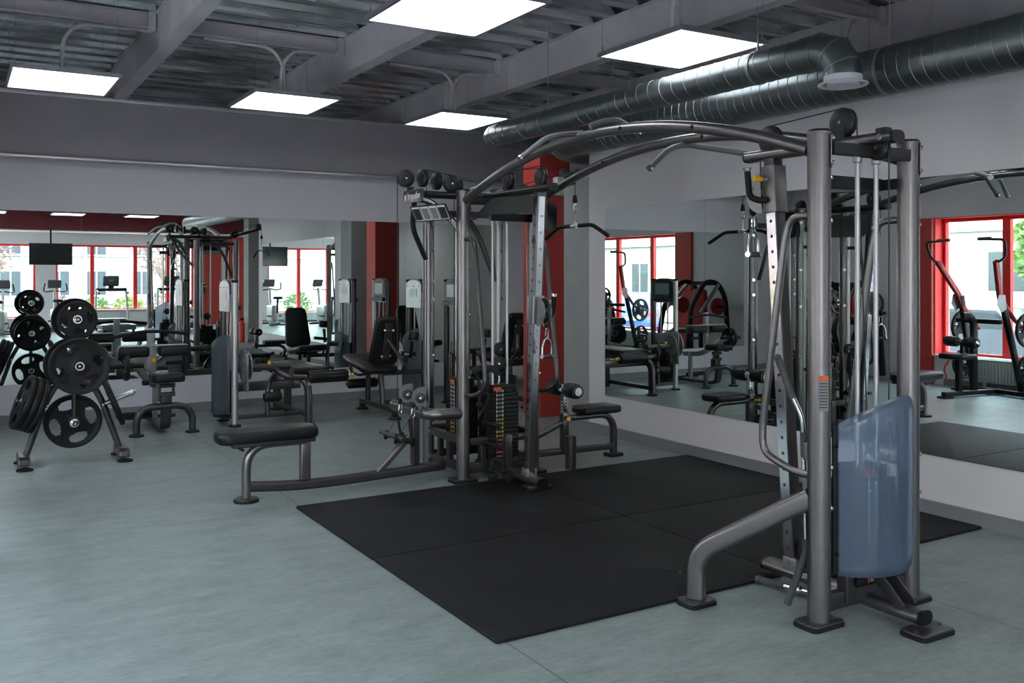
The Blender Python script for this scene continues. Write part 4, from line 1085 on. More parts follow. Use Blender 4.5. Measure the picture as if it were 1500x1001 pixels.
mb = MB(); mb.lathe([(.03, 0), (.045, .006), (.045, .045), (.03, .05)], (.865, 8.49, .325), (0, -1, 0), n=22); mb.build('spine_boss', 'plastic', tree)
mb = MB(); mb.box((.875, 8.42, 1.03), (.13, .02, .16), bev=.004); mb.build('spine_panel', 'frame', tree)
def peg(a, b, r=.0235):
    mb = MB(); a, b = V(a), V(b); d = (b-a).normalized(); mb.lathe([(r+.012, 0), (r+.012, .012), (r, .014), (r, (b-a).length-.005), (r-.006, (b-a).length), (.011, (b-a).length), (.011, (b-a).length+.012), (.006, (b-a).length+.016)], a, d, n=18); o = mb.build('plate_peg', 'chrome', tree, label='chrome plate peg'); q = MB(); q.cyl(b, b+d*.004, r*.86, n=16); q.build('peg_cap', 'darkframe', o)
pegs = [((.865, 8.44, .325), (0, -1, .03)), ((.865, 8.40, .815), (0, -1, .03)), ((.865, 8.40, 1.185), (0, -1, .03)), ((.865, 8.48, 1.185), (0, 1, .03)), ((.865, 8.49, .80), (0, 1, .03)), ((.865, 8.49, .345), (0, 1, .03))]
for (a, d), L in zip(pegs, (.05, .325, .24, .10, .17, .085)): peg(a, V(a)+V(d).normalized()*L)
lax, rax = V((-.93, -.10, .36)), V((.93, -.05, .36))
lp, rp = V((.655, 8.45, .46)), V((1.075, 8.45, .46))
peg(lp, lp+lax.normalized()*.24); peg(rp, rp+rax.normalized()*.27)
plate('big black rubber plate at the centre front of the plate tree, foremost of all', V((.865, 8.08, .825)), (0, -1, .03), .225, .04, .5)
plate('big black rubber plate close behind the foremost central one on the tree', V((.865, 8.125, .823)), (0, -1, .03), .225, .04, .1)
plate('small black plate at the top front of the plate tree', V((.865, 8.235, 1.19)), (0, -1, .03), .150, .032, .2)
plate('medium black plate behind the small one at the top of the plate tree', V((.855, 8.34, 1.185)), (0, -1, .03), .175, .034, .8)
for i, w in enumerate(('innermost', 'middle one', 'outermost')):
    plate('black plate, '+w+' of three tilted on the left leg of the plate tree', lp+lax.normalized()*(.075+.052*i), lax, .225, .046, .4*i)
plate('single black rubber plate tilted on the right leg of the plate tree', rp+rax.normalized()*.09, rax, .225, .04, .3)
plate('big black rubber plate lowest on the plate tree, behind the spine tube', (.865, 8.555, .325), (0, 1, .03), .225, .04, .3)
plate('black plate at the back middle peg of the tree, inner one in the mirror', (.865, 8.57, .803), (0, 1, .03), .225, .036, .6)
plate('black plate at the back middle peg of the tree, outer one in the mirror', (.865, 8.62, .803), (0, 1, .03), .20, .036, .2)
plate('small black plate at the back top peg of the tree, seen in the mirror', (.865, 8.56, 1.19), (0, 1, .03), .14, .032, .6)

# ------------------------------------------------------------------ seated calf machine
cf = thing('calf_machine', 'charcoal seated calf raise machine on an arched foot, beside the plate tree', 'gym machine', (1.77, 9.5, 0))
mb = MB(); mb.tube([(1.51, 9.47, .03), (1.51, 9.47, .15), (1.55, 9.47, .24), (1.64, 9.47, .275), (1.90, 9.47, .275), (1.99, 9.47, .24), (2.03, 9.47, .15), (2.03, 9.47, .03)], .034, fr=.07, n=16); mb.build('arched_foot', 'frame', cf)
for x in (1.51, 2.03):
    mb = MB(); mb.slot(1).lathe([(.068, 0), (.068, .014)], (x, 9.47, 0), (0, 0, 1), n=24); mb.slot(0).lathe([(.064, .014), (.06, .022), (.035, .028)], (x, 9.47, 0), (0, 0, 1), n=24); mb.build('foot_plate', ['darkframe', 'rubber'], cf)
mb = MB(); mb.sweep([(1.78, 9.47, .255), (1.78, 9.50, .08), (1.78, 9.60, .055), (1.78, 10.35, .055)], rrect(.10, .05, .015), up=(1, 0, 0) if False else (0, -1, 0), fr=.12, n=8); mb.build('base_rail', 'frame', cf)
mb = MB(); mb.box((1.76, 10.25, .08), (.50, .16, .04), bev=.01); mb.slot(1).box((1.6, 10.12, .12), (.36, .06, .05), bev=.01); mb.build('foot_platform', ['frame', 'rubber'], cf)
mb = MB(); mb.box((1.79, 9.53, .33), (.10, .10, .12), bev=.01); mb.box((1.735, 9.56, .41), (.02, .08, .20)); mb.cyl((1.72, 9.50, .385), (1.87, 9.50, .385), .022); mb.cyl((1.72, 9.50, .47), (1.87, 9.50, .47), .022); mb.cyl((1.855, 9.5, .37), (1.855, 9.5, .49), .012); mb.cyl((1.79, 9.52, .46), (1.79, 9.52, .55), .03); mb.build('seat_link', 'frame', cf)
mb = MB(); mb.pad((1.79, 9.47, .55), (.30, .30, .075), .05, .022); mb.build('seat_pad', 'vinyl', cf)
mb = MB(); mb.box((1.70, 9.80, .72), (.10, .06, .28), bev=.008); mb.cyl((1.70, 9.80, .52), (1.70, 9.80, .62), .022); mb.box((1.70, 9.82, .93), (.07, .05, .18), bev=.006); mb.build('post', 'lightframe', cf)
mb = MB(); mb.box((1.72, 9.78, .845), (.64, .12, .012), bev=.003); mb.build('pad_plate', 'lightframe', cf)
for x in (1.53, 1.91):
    mb = MB(); mb.pad((x, 9.78, .787), (.29, .17, .10), .03, .025); mb.build('thigh_pad', 'vinyl', cf)
mb = MB(); mb.tube([(1.35, 9.78, .94), (1.60, 9.80, .985), (1.80, 9.80, .985), (2.05, 9.78, .955)], .017, fr=.08, n=12); mb.build('handle', 'rubber', cf)
mb = MB(); mb.lathe([(.022, 0), (.024, .006), (.02, .014)], (1.72, 9.77, .70), (0, -1, 0), n=16); mb.build('pull_pin', 'yellow', cf, label='yellow round knob')
mb = MB(); mb.sweep([(1.50, 9.62, .66), (1.56, 9.66, .64), (1.62, 9.72, .55), (1.76, 9.85, .44), (1.78, 10.2, .42)], rrect(.035, .075, .01), up=(0, 0, 1), fr=.08); mb.box((1.78, 10.05, .27), (.05, .05, .38), bev=.006); mb.build('lever_arm', 'lightframe', cf)
mb = MB(); mb.cyl((1.60, 9.62, .665), (1.24, 9.62, .665), .023, n=14); mb.build('loading_peg', 'blackmetal', cf)
mb = MB(); mb.cyl((1.84, 9.80, .665), (2.02, 9.80, .665), .02, n=14); mb.build('loading_peg', 'blackmetal', cf)
mb = MB(); mb.box((1.60, 9.52, .505), (.06, .06, .045), bev=.008); mb.build('bumper', 'rubber', cf)
plate('small black plate on the left peg of the seated calf machine', (1.44, 9.62, .665), (-1, 0, 0), .14, .04, .2, 'plates loaded on the seated calf machine')

# ------------------------------------------------------------------ selectorised machines
def tower(t, x, y, sx):
    """weight tower standing along y from y to y+.46, shield on the -sx side"""
    h = 1.50
    for dy, m, r in ((0, 'silver', .034), (.46, 'frame', .034)):
        mb = MB(); mb.cyl((x, y+dy, .02), (x, y+dy, h-.01), r, n=24); c = mb.build('tower_post', m, t)
        mb = MB(); mb.lathe([(r+.004, -.02), (r+.004, 0), (r-.006, .008)], (x, y+dy, h-.01), (0, 0, 1), n=20); mb.build('end_cap', 'blackmetal', c)
        mb = MB(); mb.slot(1).lathe([(.065, 0), (.065, .014)], (x, y+dy, 0), (0, 0, 1), n=22); mb.slot(0).lathe([(.06, .014), (.056, .02), (.036, .026)], (x, y+dy, 0), (0, 0, 1), n=22); mb.build('foot_plate', ['darkframe', 'rubber'], t)
    F = frameM((x-sx*.05, y+.23, 1.36), (0, 1, 0), (-sx, 0, 0)); up = 1 if (F.to_3x3() @ V((0, 1, 0))).z > 0 else -1
    def arc(w, hh, top, bot):
        p = [(-w/2, bot*up), (w/2, bot*up)]
        for i in range(13):
            a = PI*i/12; p.append((w/2*math.cos(a), (top-.05+hh*math.sin(a))*up))
        return p
    mb = MB(); mb.prism(arc(.40, .06, .12, -.19), .05, F, -.05); mb.build('head_cover', 'lightframe', t)
    mb = MB(); mb.prism(arc(.42, .07, .125, -.01), .012, F, -.02)
    for q in (-.15, 0, .15): mb.slot(1).cyl(F @ V((q, up*.06, .0)), F @ V((q, up*.06, .004)), .007, n=8)
    mb.build('head_arch', ['darkframe', 'blackmetal'], t)
    mb = MB(); mb.box((0, -.02*up, .002), (.20, .10, .002), F); mb.build('instruction_label', 'lcd', t)
    # the other face of the head
    F2 = frameM((x+sx*.05, y+.23, 1.36), (0, 1, 0), (sx, 0, 0)); up = 1 if (F2.to_3x3() @ V((0, 1, 0))).z > 0 else -1
    mb = MB(); mb.slot(0).prism(arc(.42, .07, .125, -.12), .02, F2, -.03); mb.slot(1).box((0, 0, -.007), (.28, .15, .004), F2)
    mb.slot(0).box((0, -.15*up, .0), (.38, .05, .05), F2); mb.build('console', ['plastic', 'lcd'], t)
    mb = MB(); mb.box((x, y+.23, 1.44), (.05, .46, .05)); mb.box((x, y+.23, .10), (.06, .46, .05)); mb.build('crossbar', 'frame', t)
    guide_rods(t, [(x, y+.16), (x, y+.30)], .14, 1.42, .009)
    weight_stack(t, (x, y+.23), .25, .13, 16, .13, axis='y')
    # curved smoky shield
    vs = []; N = 20; nz = 8
    for i in range(N+1):
        u = i/N; a = PI*u; px = x-sx*(.045+.13*math.sin(a)); py = y+.02+.42*u
        zt = .74+.20*(1-math.cos(PI*(1-u)))/2
        for j in range(nz+1): vs.append((px, py, .12+(zt-.12)*j/nz))
    mb = MB(); mb.add(vs, [(i*(nz+1)+j, (i+1)*(nz+1)+j, (i+1)*(nz+1)+j+1, i*(nz+1)+j+1) for i in range(N) for j in range(nz)])
    o = mb.build('smoked_shield', 'acrylicgrey', t); md = o.modifiers.new('thickness', 'SOLIDIFY'); md.thickness = .004
    mb = MB(); mb.prism([(x-sx*(.045+.12*math.sin(PI*i/10)), y+.02+.042*i) for i in range(11)], .02, None, .085); mb.build('shield_base', 'darkframe', t)
def cam(t, c, R, ax):
    mb = MB(); pts = [(R*(1.0+.28*max(0, math.cos(2*PI*i/36-1.2)))*math.cos(2*PI*i/36), R*(1.0+.28*max(0, math.cos(2*PI*i/36-1.2)))*math.sin(2*PI*i/36)) for i in range(36)]
    F = frameM(c, (0, 1, 0), ax); mb.slot(0).prism(pts, .012, F, -.006); mb.slot(1)
    for q in ((0, 0), (.08, .05), (-.06, .09), (.05, -.09)): bolt(mb, F @ V((q[0], q[1], .006)), ax, .012); bolt(mb, F @ V((q[0], q[1], -.006)), -V(ax), .012)
    mb.build('cam_disc', ['lightframe', 'chrome'], t)
def roller(t, a, b, r=.062, cap='chrome'):
    a, b = V(a), V(b); L = (b-a).length; mb = MB(); mb.lathe([(.03, 0), (r-.008, .004), (r, .02), (r, L-.02), (r-.008, L-.004), (.03, L)], a, b-a, n=26); o = mb.build('foam_roller', 'vinyl', t)
    mb = MB(); mb.lathe([(.034, L), (.034, L+.006), (.018, L+.01)], a, b-a, n=18); mb.build('roller_cap', cap, o)
lc = thing('leg_curl_machine', 'prone leg curl machine with long black roller, smoked shield and weight tower on its left', 'gym machine', (2.9, 9.7, 0))
tower(lc, 2.47, 9.58, 1)
cam(lc, (2.54, 9.50, .60), .155, (1, 0, 0)); cam(lc, (2.60, 9.52, .60), .12, (1, 0, 0))
mb = MB(); mb.box((2.56, 9.49, .57), (.02, .16, .42), bev=.01); mb.build('tower_plate', 'lightframe', lc)
mb = MB(); mb.cyl((2.55, 9.52, .60), (3.02, 9.52, .60), .036, n=20); mb.cyl((2.80, 9.52, .60), (2.84, 9.52, .60), .05, n=20); mb.build('axle', 'frame', lc)
mb = MB(); mb.sweep([(2.84, 9.52, .60), (2.90, 9.40, .53), (2.98, 9.36, .50), (3.15, 9.36, .485)], circ(.03, 16), fr=.05); mb.cyl((2.99, 9.36, .40), (3.01, 9.36, .62), .001) ; mb.prism([(.08*math.cos(2*PI*i/20), .11*math.sin(2*PI*i/20)) for i in range(20)], .008, frameM((2.99, 9.37, .50), (0, 1, 0), (1, 0, 0))); mb.build('swing_arm', 'frame', lc)
mb = MB(); mb.cyl((3.10, 9.36, .485), (3.62, 9.36, .485), .016, n=12); mb.build('roller_axle', 'chrome', lc)
roller(lc, (3.16, 9.36, .485), (3.60, 9.36, .485), .066)
mb = MB(); mb.lathe([(.012, 0), (.02, .012), (.012, .03), (.022, .05)], (3.615, 9.36, .485), (1, 0, 0), n=12); mb.build('pull_pin', 'yellow', lc)
mb = MB(); mb.lathe([(.012, 0), (.02, .012), (.016, .04)], (2.78, 9.42, .63), (0, 0, 1), n=12); mb.build('pull_pin', 'yellow', lc)
mb = MB(); mb.pad((0, 0, 0), (.46, .95, .075), .05, .024, T(3.23, 9.94, .54), taper=.80); mb.build('bench_pad', 'vinyl', lc)
mb = MB(); mb.sweep([(3.14, 9.26, .03), (3.14, 9.27, .41), (3.16, 9.48, .47), (3.2, 10.1, .47)], rrect(.095, .06, .015), up=(1, 0, 0), fr=.14); mb.build('leg', 'frame', lc)
mb = MB(); mb.sweep([(2.80, 9.55, .10), (2.80, 9.55, .40), (2.90, 9.62, .52)], circ(.026), fr=.08); mb.build('leg', 'frame', lc)
mb = MB(); mb.box((3.20, 10.15, .28), (.08, .06, .50), bev=.012); mb.build('leg', 'frame', lc)
mb = MB(); mb.box((3.2, 10.55, .28), (.08, .06, .50), bev=.012); mb.build('leg', 'frame', lc)
mb = MB(); mb.box((2.82, 9.60, .09), (.66, .05, .045), bev=.006); mb.box((3.16, 9.9, .10), (.05, 1.28, .05), bev=.006); mb.box((2.9, 10.1, .34), (.86, .05, .10), bev=.008); mb.build('base_frame', 'frame', lc)
for x, y in ((3.14, 9.26), (3.2, 10.56)):
    mb = MB(); mb.slot(1).lathe([(.07, 0), (.07, .014)], (x, y, 0), (0, 0, 1), n=22); mb.slot(0).lathe([(.066, .014), (.06, .024)], (x, y, 0), (0, 0, 1), n=22); mb.build('foot_plate', ['darkframe', 'rubber'], lc)
mb = MB(); mb.tube([(2.98, 10.0, .50), (2.87, 9.98, .56), (2.85, 9.88, .66), (2.87, 9.76, .64), (2.87, 9.74, .55)], .018, fr=.06); mb.build('handle', 'rubber', lc)
mb = MB(); mb.tube([(3.46, 10.0, .50), (3.58, 9.95, .54), (3.6, 9.80, .52)], .018, fr=.05); mb.build('handle', 'rubber', lc)
roller(lc, (2.72, 9.42, .30), (2.90, 9.42, .30), .05)

def leg_extension(x0, sx, label):
    """seat centre x0; tower on the +sx side; sitter faces the back wall"""
    t = thing('leg_extension_machine', label, 'gym machine', (x0, 9.6, 0), 'seated leg machines along the back wall')
    X = lambda d: x0+sx*d
    tower(t, X(.58), 9.60, -sx if False else sx)
    Fb = frameM((X(0), 9.33, .86), (sx, 0, 0), V((0, -1, -.30)).normalized()*-1) 
    # seat back: tall, narrowing toward the top, leaning to -y
    d = V((0, -.30, 1)).normalized(); F = frameM(V((X(0), 9.42, .83)), (1, 0, 0), V((1, 0, 0)).cross(d)); 
    sgn = 1 if (F.to_3x3() @ V((0, 1, 0))).z > 0 else -1
    mb = MB(); mb.pad((0, 0, 0), (.36, .56, .085), .09, .03, F @ Matrix.Diagonal((1, sgn, 1, 1)), taper=.80); mb.build('backrest', 'vinyl', t)
    br = MB(); p = V((X(0), 9.42, .83))-V((0, 1, .3)).normalized()*.055
    br.sweep([p-d*.20, p+d*.22], rrect(.09, .012, .003), up=(0, 1, 0)); 
    for k in (-.16, .14):
        br.sweep([p+d*k-V((.06, 0, 0)), p+d*k+V((.06, 0, 0))], rrect(.03, .012, .003)); 
        for s_ in (-1, 1): bolt(br.slot(1), p+d*k+V((s_*.05, -.008, 0)), (0, -1, 0), .010)
        br.slot(0)
    br.sweep([p+V((0, -.02, .03)), (X(.12), 9.15, .58)], rrect(.05, .03, .008)); br.sweep([(X(.12), 9.12, .70), (X(.16), 9.30, .48), (X(.16), 9.6, .44)], rrect(.05, .03, .008)); br.build('back_bracket', ['frame', 'chrome'], t)
    s = MB(); Fs = T(X(-.02), 9.83, .55) @ Matrix.Rotation(math.radians(8), 4, 'X'); s.pad((0, 0, 0), (.42, .78, .075), .08, .028, Fs, taper=.9); s.build('seat_pad', 'vinyl', t)
    mb = MB(); mb.box((X(-.02), 9.7, .505), (.30, .42, .02), bev=.004); mb.sweep([(X(0), 9.9, .50), (X(0), 9.92, .10)], rrect(.06, .05, .012), up=(1, 0, 0)); mb.sweep([(X(0), 9.55, .50), (X(0), 9.48, .10)], rrect(.06, .05, .012), up=(1, 0, 0)); mb.build('seat_post', 'frame', t)
    mb = MB(); mb.box((X(0), 9.62, .10), (.06, .98, .06), bev=.008); mb.box((X(.29), 9.80, .10), (.56, .05, .05), bev=.008); mb.box((X(.3), 9.62, .45), (.56, .05, .05), bev=.008); mb.build('base_frame', 'frame', t)
    for y in (9.16, 10.08):
        f_ = MB(); f_.slot(1).lathe([(.07, 0), (.07, .014)], (X(0), y, 0), (0, 0, 1), n=22); f_.slot(0).lathe([(.066, .014), (.06, .026)], (X(0), y, 0), (0, 0, 1), n=22); f_.box((X(0), y, .05), (.05, .06, .05)); f_.build('foot_plate', ['darkframe', 'rubber'], t)
    h = MB(); h.tube([(X(.22), 9.40, .52), (X(.26), 9.50, .46), (X(.26), 9.75, .47), (X(.26), 9.80, .56)], .015, fr=.05); h.build('handle', 'rubber', t)
    h = MB(); h.tube([(X(-.22), 9.42, .48), (X(-.27), 9.50, .46), (X(-.27), 9.72, .47), (X(-.27), 9.78, .56)], .015, fr=.05); h.build('handle', 'rubber', t)
    cam(t, (X(.40), 9.95, .62), .13, (1, 0, 0))
    mb = MB(); mb.cyl((X(.25), 9.95, .62), (X(.54), 9.95, .62), .03); mb.sweep([(X(.26), 9.95, .62), (X(.22), 10.02, .45), (X(.20), 10.08, .30)], rrect(.05, .03, .008)); mb.cyl((X(.25), 10.08, .30), (X(-.2), 10.08, .30), .014); mb.build('swing_arm', 'frame', t)
    roller(t, (X(.18), 10.08, .30), (X(-.18), 10.08, .30), .055)
    mb = MB(); mb.lathe([(.012, 0), (.02, .012), (.012, .03), (.022, .055)], (X(.14), 9.26, .56), (0, -.6, .6), n=12); mb.lathe([(.012, 0), (.02, .012), (.012, .03), (.022, .05)], (X(-.22), 9.80, .50), (-sx, 0, .2), n=12); mb.build('pull_pin', 'yellow', t)
    mb = MB(); mb.cyl((X(.36), 9.55, .62), (X(.36), 9.5, .80), .02); mb.cyl((X(.40), 9.5, .66), (X(.22), 9.5, .68), .022); mb.lathe([(.05, 0), (.06, .015), (.06, .08), (.05, .095)], (X(.36), 9.47, .82), (.1, 0, 1), n=20); mb.build('hold_down_pad', 'plastic', t)
    return t
leg_extension(4.06, 1, 'seated leg machine with tall black backrest left of the multi station')
leg_extension(5.72, -1, 'seated leg machine almost hidden behind the multi station near the red pillar')

# ------------------------------------------------------------------ plate loaded machines by the left windows (seen in the right mirror)
def high_row(label, loc, rz):
    t = thing0('plate_loaded_machine', label, 'gym machine', 'black and red plate loaded machines along the left windows')
    # local: x forward (seat side toward +x), y across
    mb = MB(); mb.box((.03, 0, .05), (1.04, .07, .06), bev=.01); mb.box((-.35, 0, .05), (.07, 1.15, .06), bev=.01); mb.build('base_frame', 'blackmetal', t)
    for x, y in ((.52, 0), (-.35, .56), (-.35, -.56)):
        f_ = MB(); f_.pad((x, y, .012), (.16, .13, .024), .02, .004); f_.build('foot_plate', 'rubber', t)
    for s_ in (-1, 1):
        mb = MB(); mb.sweep([(-.40, s_*.36, .05), (-.28, s_*.34, .55), (-.10, s_*.30, 1.28)], rrect(.075, .06, .012), up=(0, 1, 0)); u = mb.build('upright', 'blackmetal', t)
        mb = MB(); mb.prism([(-.04, -.10), (.07, -.10), (.10, .02), (.02, .12), (-.06, .08)], .008, frameM((-.08, s_*.345, 1.20), (1, 0, 0), (0, 1, 0))); mb.build('pivot_plate', 'lightframe', t)
        mb = MB(); mb.sweep([(-.16, s_*.30, 1.08), (-.06, s_*.31, 1.30), (.16, s_*.44, 1.72)], rrect(.075, .05, .012), up=(0, 1, 0)); a = mb.build('lever_arm', 'redpaint', t, label='dark red lever arm')
        mb = MB(); mb.tube([(.14, s_*.43, 1.70), (.14, s_*.56, 1.76), (.20, s_*.60, 1.98), (.20, s_*.22, 2.0)], .016, fr=.07); mb.build('handle_loop', 'darkframe', a)
        g = MB(); g.cyl((.20, s_*.40, 2.0), (.20, s_*.22, 2.0), .021, n=12); g.build('grip', 'grip', a)
        mb = MB(); mb.sweep([(-.08, s_*.31, 1.25), (-.30, s_*.33, .98), (-.48, s_*.34, .84)], rrect(.05, .04, .01)); mb.build('counter_arm', 'redpaint', t)
        for z in (.36, .86):
            mb = MB(); mb.cyl((-.36, s_*.34, z), (-.36, s_*.66, z), .024, n=12); mb.build('plate_peg', 'chrome', t)
    mb = MB(); mb.sweep([(.02, 0, .05), (.02, 0, .95), (.10, 0, 1.03), (.22, 0, 1.03)], rrect(.09, .06, .012), up=(0, 1, 0), fr=.1); mb.box((-.06, 0, .96), (.06, .66, .06), bev=.01); mb.build('mast', 'blackmetal', t)
    mb = MB(); mb.pad((.30, 0, .52), (.34, .36, .07), .06, .025); mb.build('seat_pad', 'vinyl', t)
    mb = MB(); mb.box((.28, 0, .28), (.07, .07, .44), bev=.01); mb.box((.22, 0, .62), (.04, .04, .16)); mb.build('seat_post', 'blackmetal', t)
    mb = MB(); mb.cyl((.24, -.24, .70), (.24, .24, .70), .014); mb.build('roller_axle', 'chrome', t)
    roller(t, (.24, .05, .70), (.24, .24, .70), .065); roller(t, (.24, -.05, .70), (.24, -.24, .70), .065)
    mb = MB(); mb.tube([(.34, .1, .46), (.40, .13, .36), (.34, .13, .22)], .012, fr=.05); mb.build('seat_lever', 'redmark', t, label='red seat lever with yellow tip')
    place(t, loc, rz)
    for z, R in ((.36, .20), (.86, .225)):
        for s_ in (-1, 1):
            c = Matrix.Translation(loc) @ RZ(rz) @ V((-.36, s_*.48, z)); ax = RZ(rz) @ V((0, s_, 0))
            plate('black plate on the %s %s peg of ' % ('low' if z < .5 else 'high', 'window-side' if s_ > 0 else 'camera-side')+(LBL[label] % '').strip(), c, ax, R, .04, .3, 'plates on the plate loaded machines')
    return t
LBL = {}
for l, w in (('high row machine with dark red lever arms and loop handles, mirrored at the right edge', '%s the mirrored high row machine'),
             ('second high row machine, cut off by the right edge in the mirror', '%s the cut-off high row machine')): LBL[l] = w
high_row(list(LBL)[0], (-.37, 7.10, 0), 8); high_row(list(LBL)[1], (-.42, 5.55, 0), 8)
# chest press style machine near the left back corner
t = thing0('plate_loaded_machine', 'black arched plate loaded press with dark red arms, seen small in the far mirror', 'gym machine', 'black and red plate loaded machines along the left windows')
for s_ in (-1, 1):
    mb = MB(); mb.sweep([(-.5, s_*.36, .05), (-.42, s_*.34, 1.15), (-.25, s_*.32, 1.42), (.05, s_*.32, 1.44), (.4, s_*.36, 1.0), (.55, s_*.40, .05)], rrect(.08, .06, .012), up=(0, 1, 0), fr=.14); mb.build('side_frame', 'blackmetal', t)
    mb = MB(); mb.sweep([(-.2, s_*.40, 1.38), (.3, s_*.48, .9)], rrect(.06, .05, .01)); mb.build('lever_arm', 'lightframe', t)
    mb = MB(); mb.cyl((-.1, s_*.42, 1.0), (-.1, s_*.72, 1.0), .024); mb.build('plate_peg', 'blackmetal', t)
    mb = MB(); mb.prism([(.15*math.cos(a*PI/8), .15*math.sin(a*PI/8)) for a in range(16)], .05, frameM((-.1, s_*.46, 1.0), (1, 0, 0), (0, 1, 0))); mb.build('counterweight', 'redpaint', t)
mb = MB(); mb.box((-.2, 0, 1.40), (.07, .66, .07), bev=.01); mb.box((0, 0, .05), (1.1, .08, .06), bev=.01); mb.box((.1, 0, .3), (.07, .07, .5)); mb.build('base_frame', 'blackmetal', t)
mb = MB(); mb.pad((.15, 0, .56), (.36, .38, .08), .06, .025); mb.build('seat_pad', 'vinyl', t)
mb = MB(); mb.pad((0, 0, 0), (.34, .7, .09), .08, .03, T(-.12, 0, .95) @ Matrix.Rotation(PI/2, 4, 'Y') @ RZ(90)); mb.build('backrest', 'redpaint', t)
place(t, (-.55, 9.35, 0), 0)

# ------------------------------------------------------------------ cardio row before the front windows
def treadmill(loc, rz, label):
    t = thing0('treadmill', label, 'treadmill', 'treadmills facing the street windows')
    mb = MB(); mb.pad((0, 0, .15), (.86, 1.80, .14), .06, .03); mb.build('deck', 'tread', t)
    mb = MB(); mb.box((0, .05, .225), (.52, 1.66, .012), bev=.003); mb.build('running_belt', 'rubber', t)
    mb = MB(); mb.pad((0, -.72, .25), (.84, .36, .16), .08, .05); mb.build('motor_cover', 'tread', t)
    for s_ in (-1, 1):
        for y in (-.8, .8):
            f_ = MB(); f_.cyl((s_*.36, y, 0), (s_*.36, y, .1), .035); f_.build('foot', 'rubber', t)
        mb = MB(); mb.sweep([(s_*.42, -.45, .16), (s_*.40, -.62, .9), (s_*.38, -.66, 1.18)], rrect(.085, .05, .015), up=(1, 0, 0), fr=.1); mb.build('upright', 'treadsilver', t)
        mb = MB(); mb.tube([(s_*.38, -.66, 1.16), (s_*.38, -.45, 1.10), (s_*.37, -.18, 1.05)], .028, fr=.05); mb.build('handrail', 'plastic', t)
    mb = MB(); mb.pad((0, -.64, 1.14), (.82, .20, .09), .04, .03); mb.build('dashboard', 'plastic', t)
    mb = MB(); F = T(0, -.68, 1.38) @ Matrix.Rotation(math.radians(76), 4, 'X'); mb.slot(0).pad((0, 0, 0), (.42, .30, .06), .04, .02, F); mb.slot(1).box((0, .02, .031), (.26, .16, .003), F); mb.slot(1).box((0, .02, -.031), (.1, .05, .003), F); mb.build('console', ['tread', 'lcd'], t)
    mb = MB(); mb.box((0, -.66, 1.21), (.14, .06, .12), bev=.01); mb.build('console_neck', 'plastic', t)
    return place(t, loc, rz)
treadmill((3.82, -5.6, 0), 0, 'treadmill seen in the back mirror between two red window bars')
treadmill((5.45, -5.6, 0), 0, 'treadmill seen in the back mirror, half hidden by the leg curl tower')
treadmill((9.3, -5.6, 0), 0, 'treadmill farther along the window row, behind the posts in the mirror')
def cross_trainer(loc, rz, label):
    t = thing0('exercise_bike', label, 'exercise bike', 'exercise bikes near the street windows')
    mb = MB(); mb.box((0, .5, .06), (.60, .10, .07), bev=.02); mb.box((0, -.5, .06), (.60, .10, .07), bev=.02); mb.box((0, 0, .09), (.10, 1.0, .07), bev=.02); mb.build('base_frame', 'tread', t)
    mb = MB(); mb.pad((0, -.15, .38), (.24, .62, .50), .10, .06); mb.build('flywheel_cover', 'treadsilver', t)
    mb = MB(); mb.sweep([(0, -.38, .45), (0, -.50, 1.15)], rrect(.10, .07, .02), up=(1, 0, 0)); mb.build('mast', 'treadsilver', t)
    mb = MB(); F = T(0, -.52, 1.30) @ Matrix.Rotation(math.radians(70), 4, 'X'); mb.slot(0).pad((0, 0, 0), (.34, .24, .05), .03, .02, F); mb.slot(1).box((0, .01, .026), (.22, .14, .003), F); mb.build('console', ['tread', 'lcd'], t)
    for s_ in (-1, 1):
        mb = MB(); mb.tube([(0, -.48, 1.12), (s_*.22, -.42, 1.08), (s_*.30, -.25, 1.12), (s_*.26, -.20, 1.32)], .018, fr=.08); mb.build('handlebar', 'plastic', t)
        mb = MB(); mb.box((s_*.16, .0, .30), (.09, .20, .04), bev=.01); mb.build('pedal', 'rubber', t)
    mb = MB(); mb.pad((0, .38, .86), (.26, .28, .08), .08, .03); mb.cyl((0, .30, .4), (0, .37, .84), .03); mb.build('saddle', 'vinyl', t)
    return place(t, loc, rz)
cross_trainer((2.42, -6.1, 0), 0, 'exercise bike before the white pillar under the television in the back mirror')
cross_trainer((1.05, -5.3, 0), 10, 'exercise bike left of the pillar in the back mirror')
tv = thing('television', 'black flat television hanging under the bulkhead, seen in the back mirror', 'television', (2.34, -6.75, 2.0))
mb = MB(); mb.slot(0).box((2.34, -6.75, 2.13), (1.08, .05, .60), bev=.006); mb.slot(1).box((2.34, -6.722, 2.135), (1.04, .004, .56)); mb.build('screen', ['blackmetal', 'screen'], tv)
mb = MB(); mb.cyl((2.34, -6.78, 2.40), (2.34, -6.82, 2.84), .025); mb.box((2.34, -6.79, 2.3), (.2, .03, .2)); mb.build('ceiling_mount', 'blackmetal', tv)
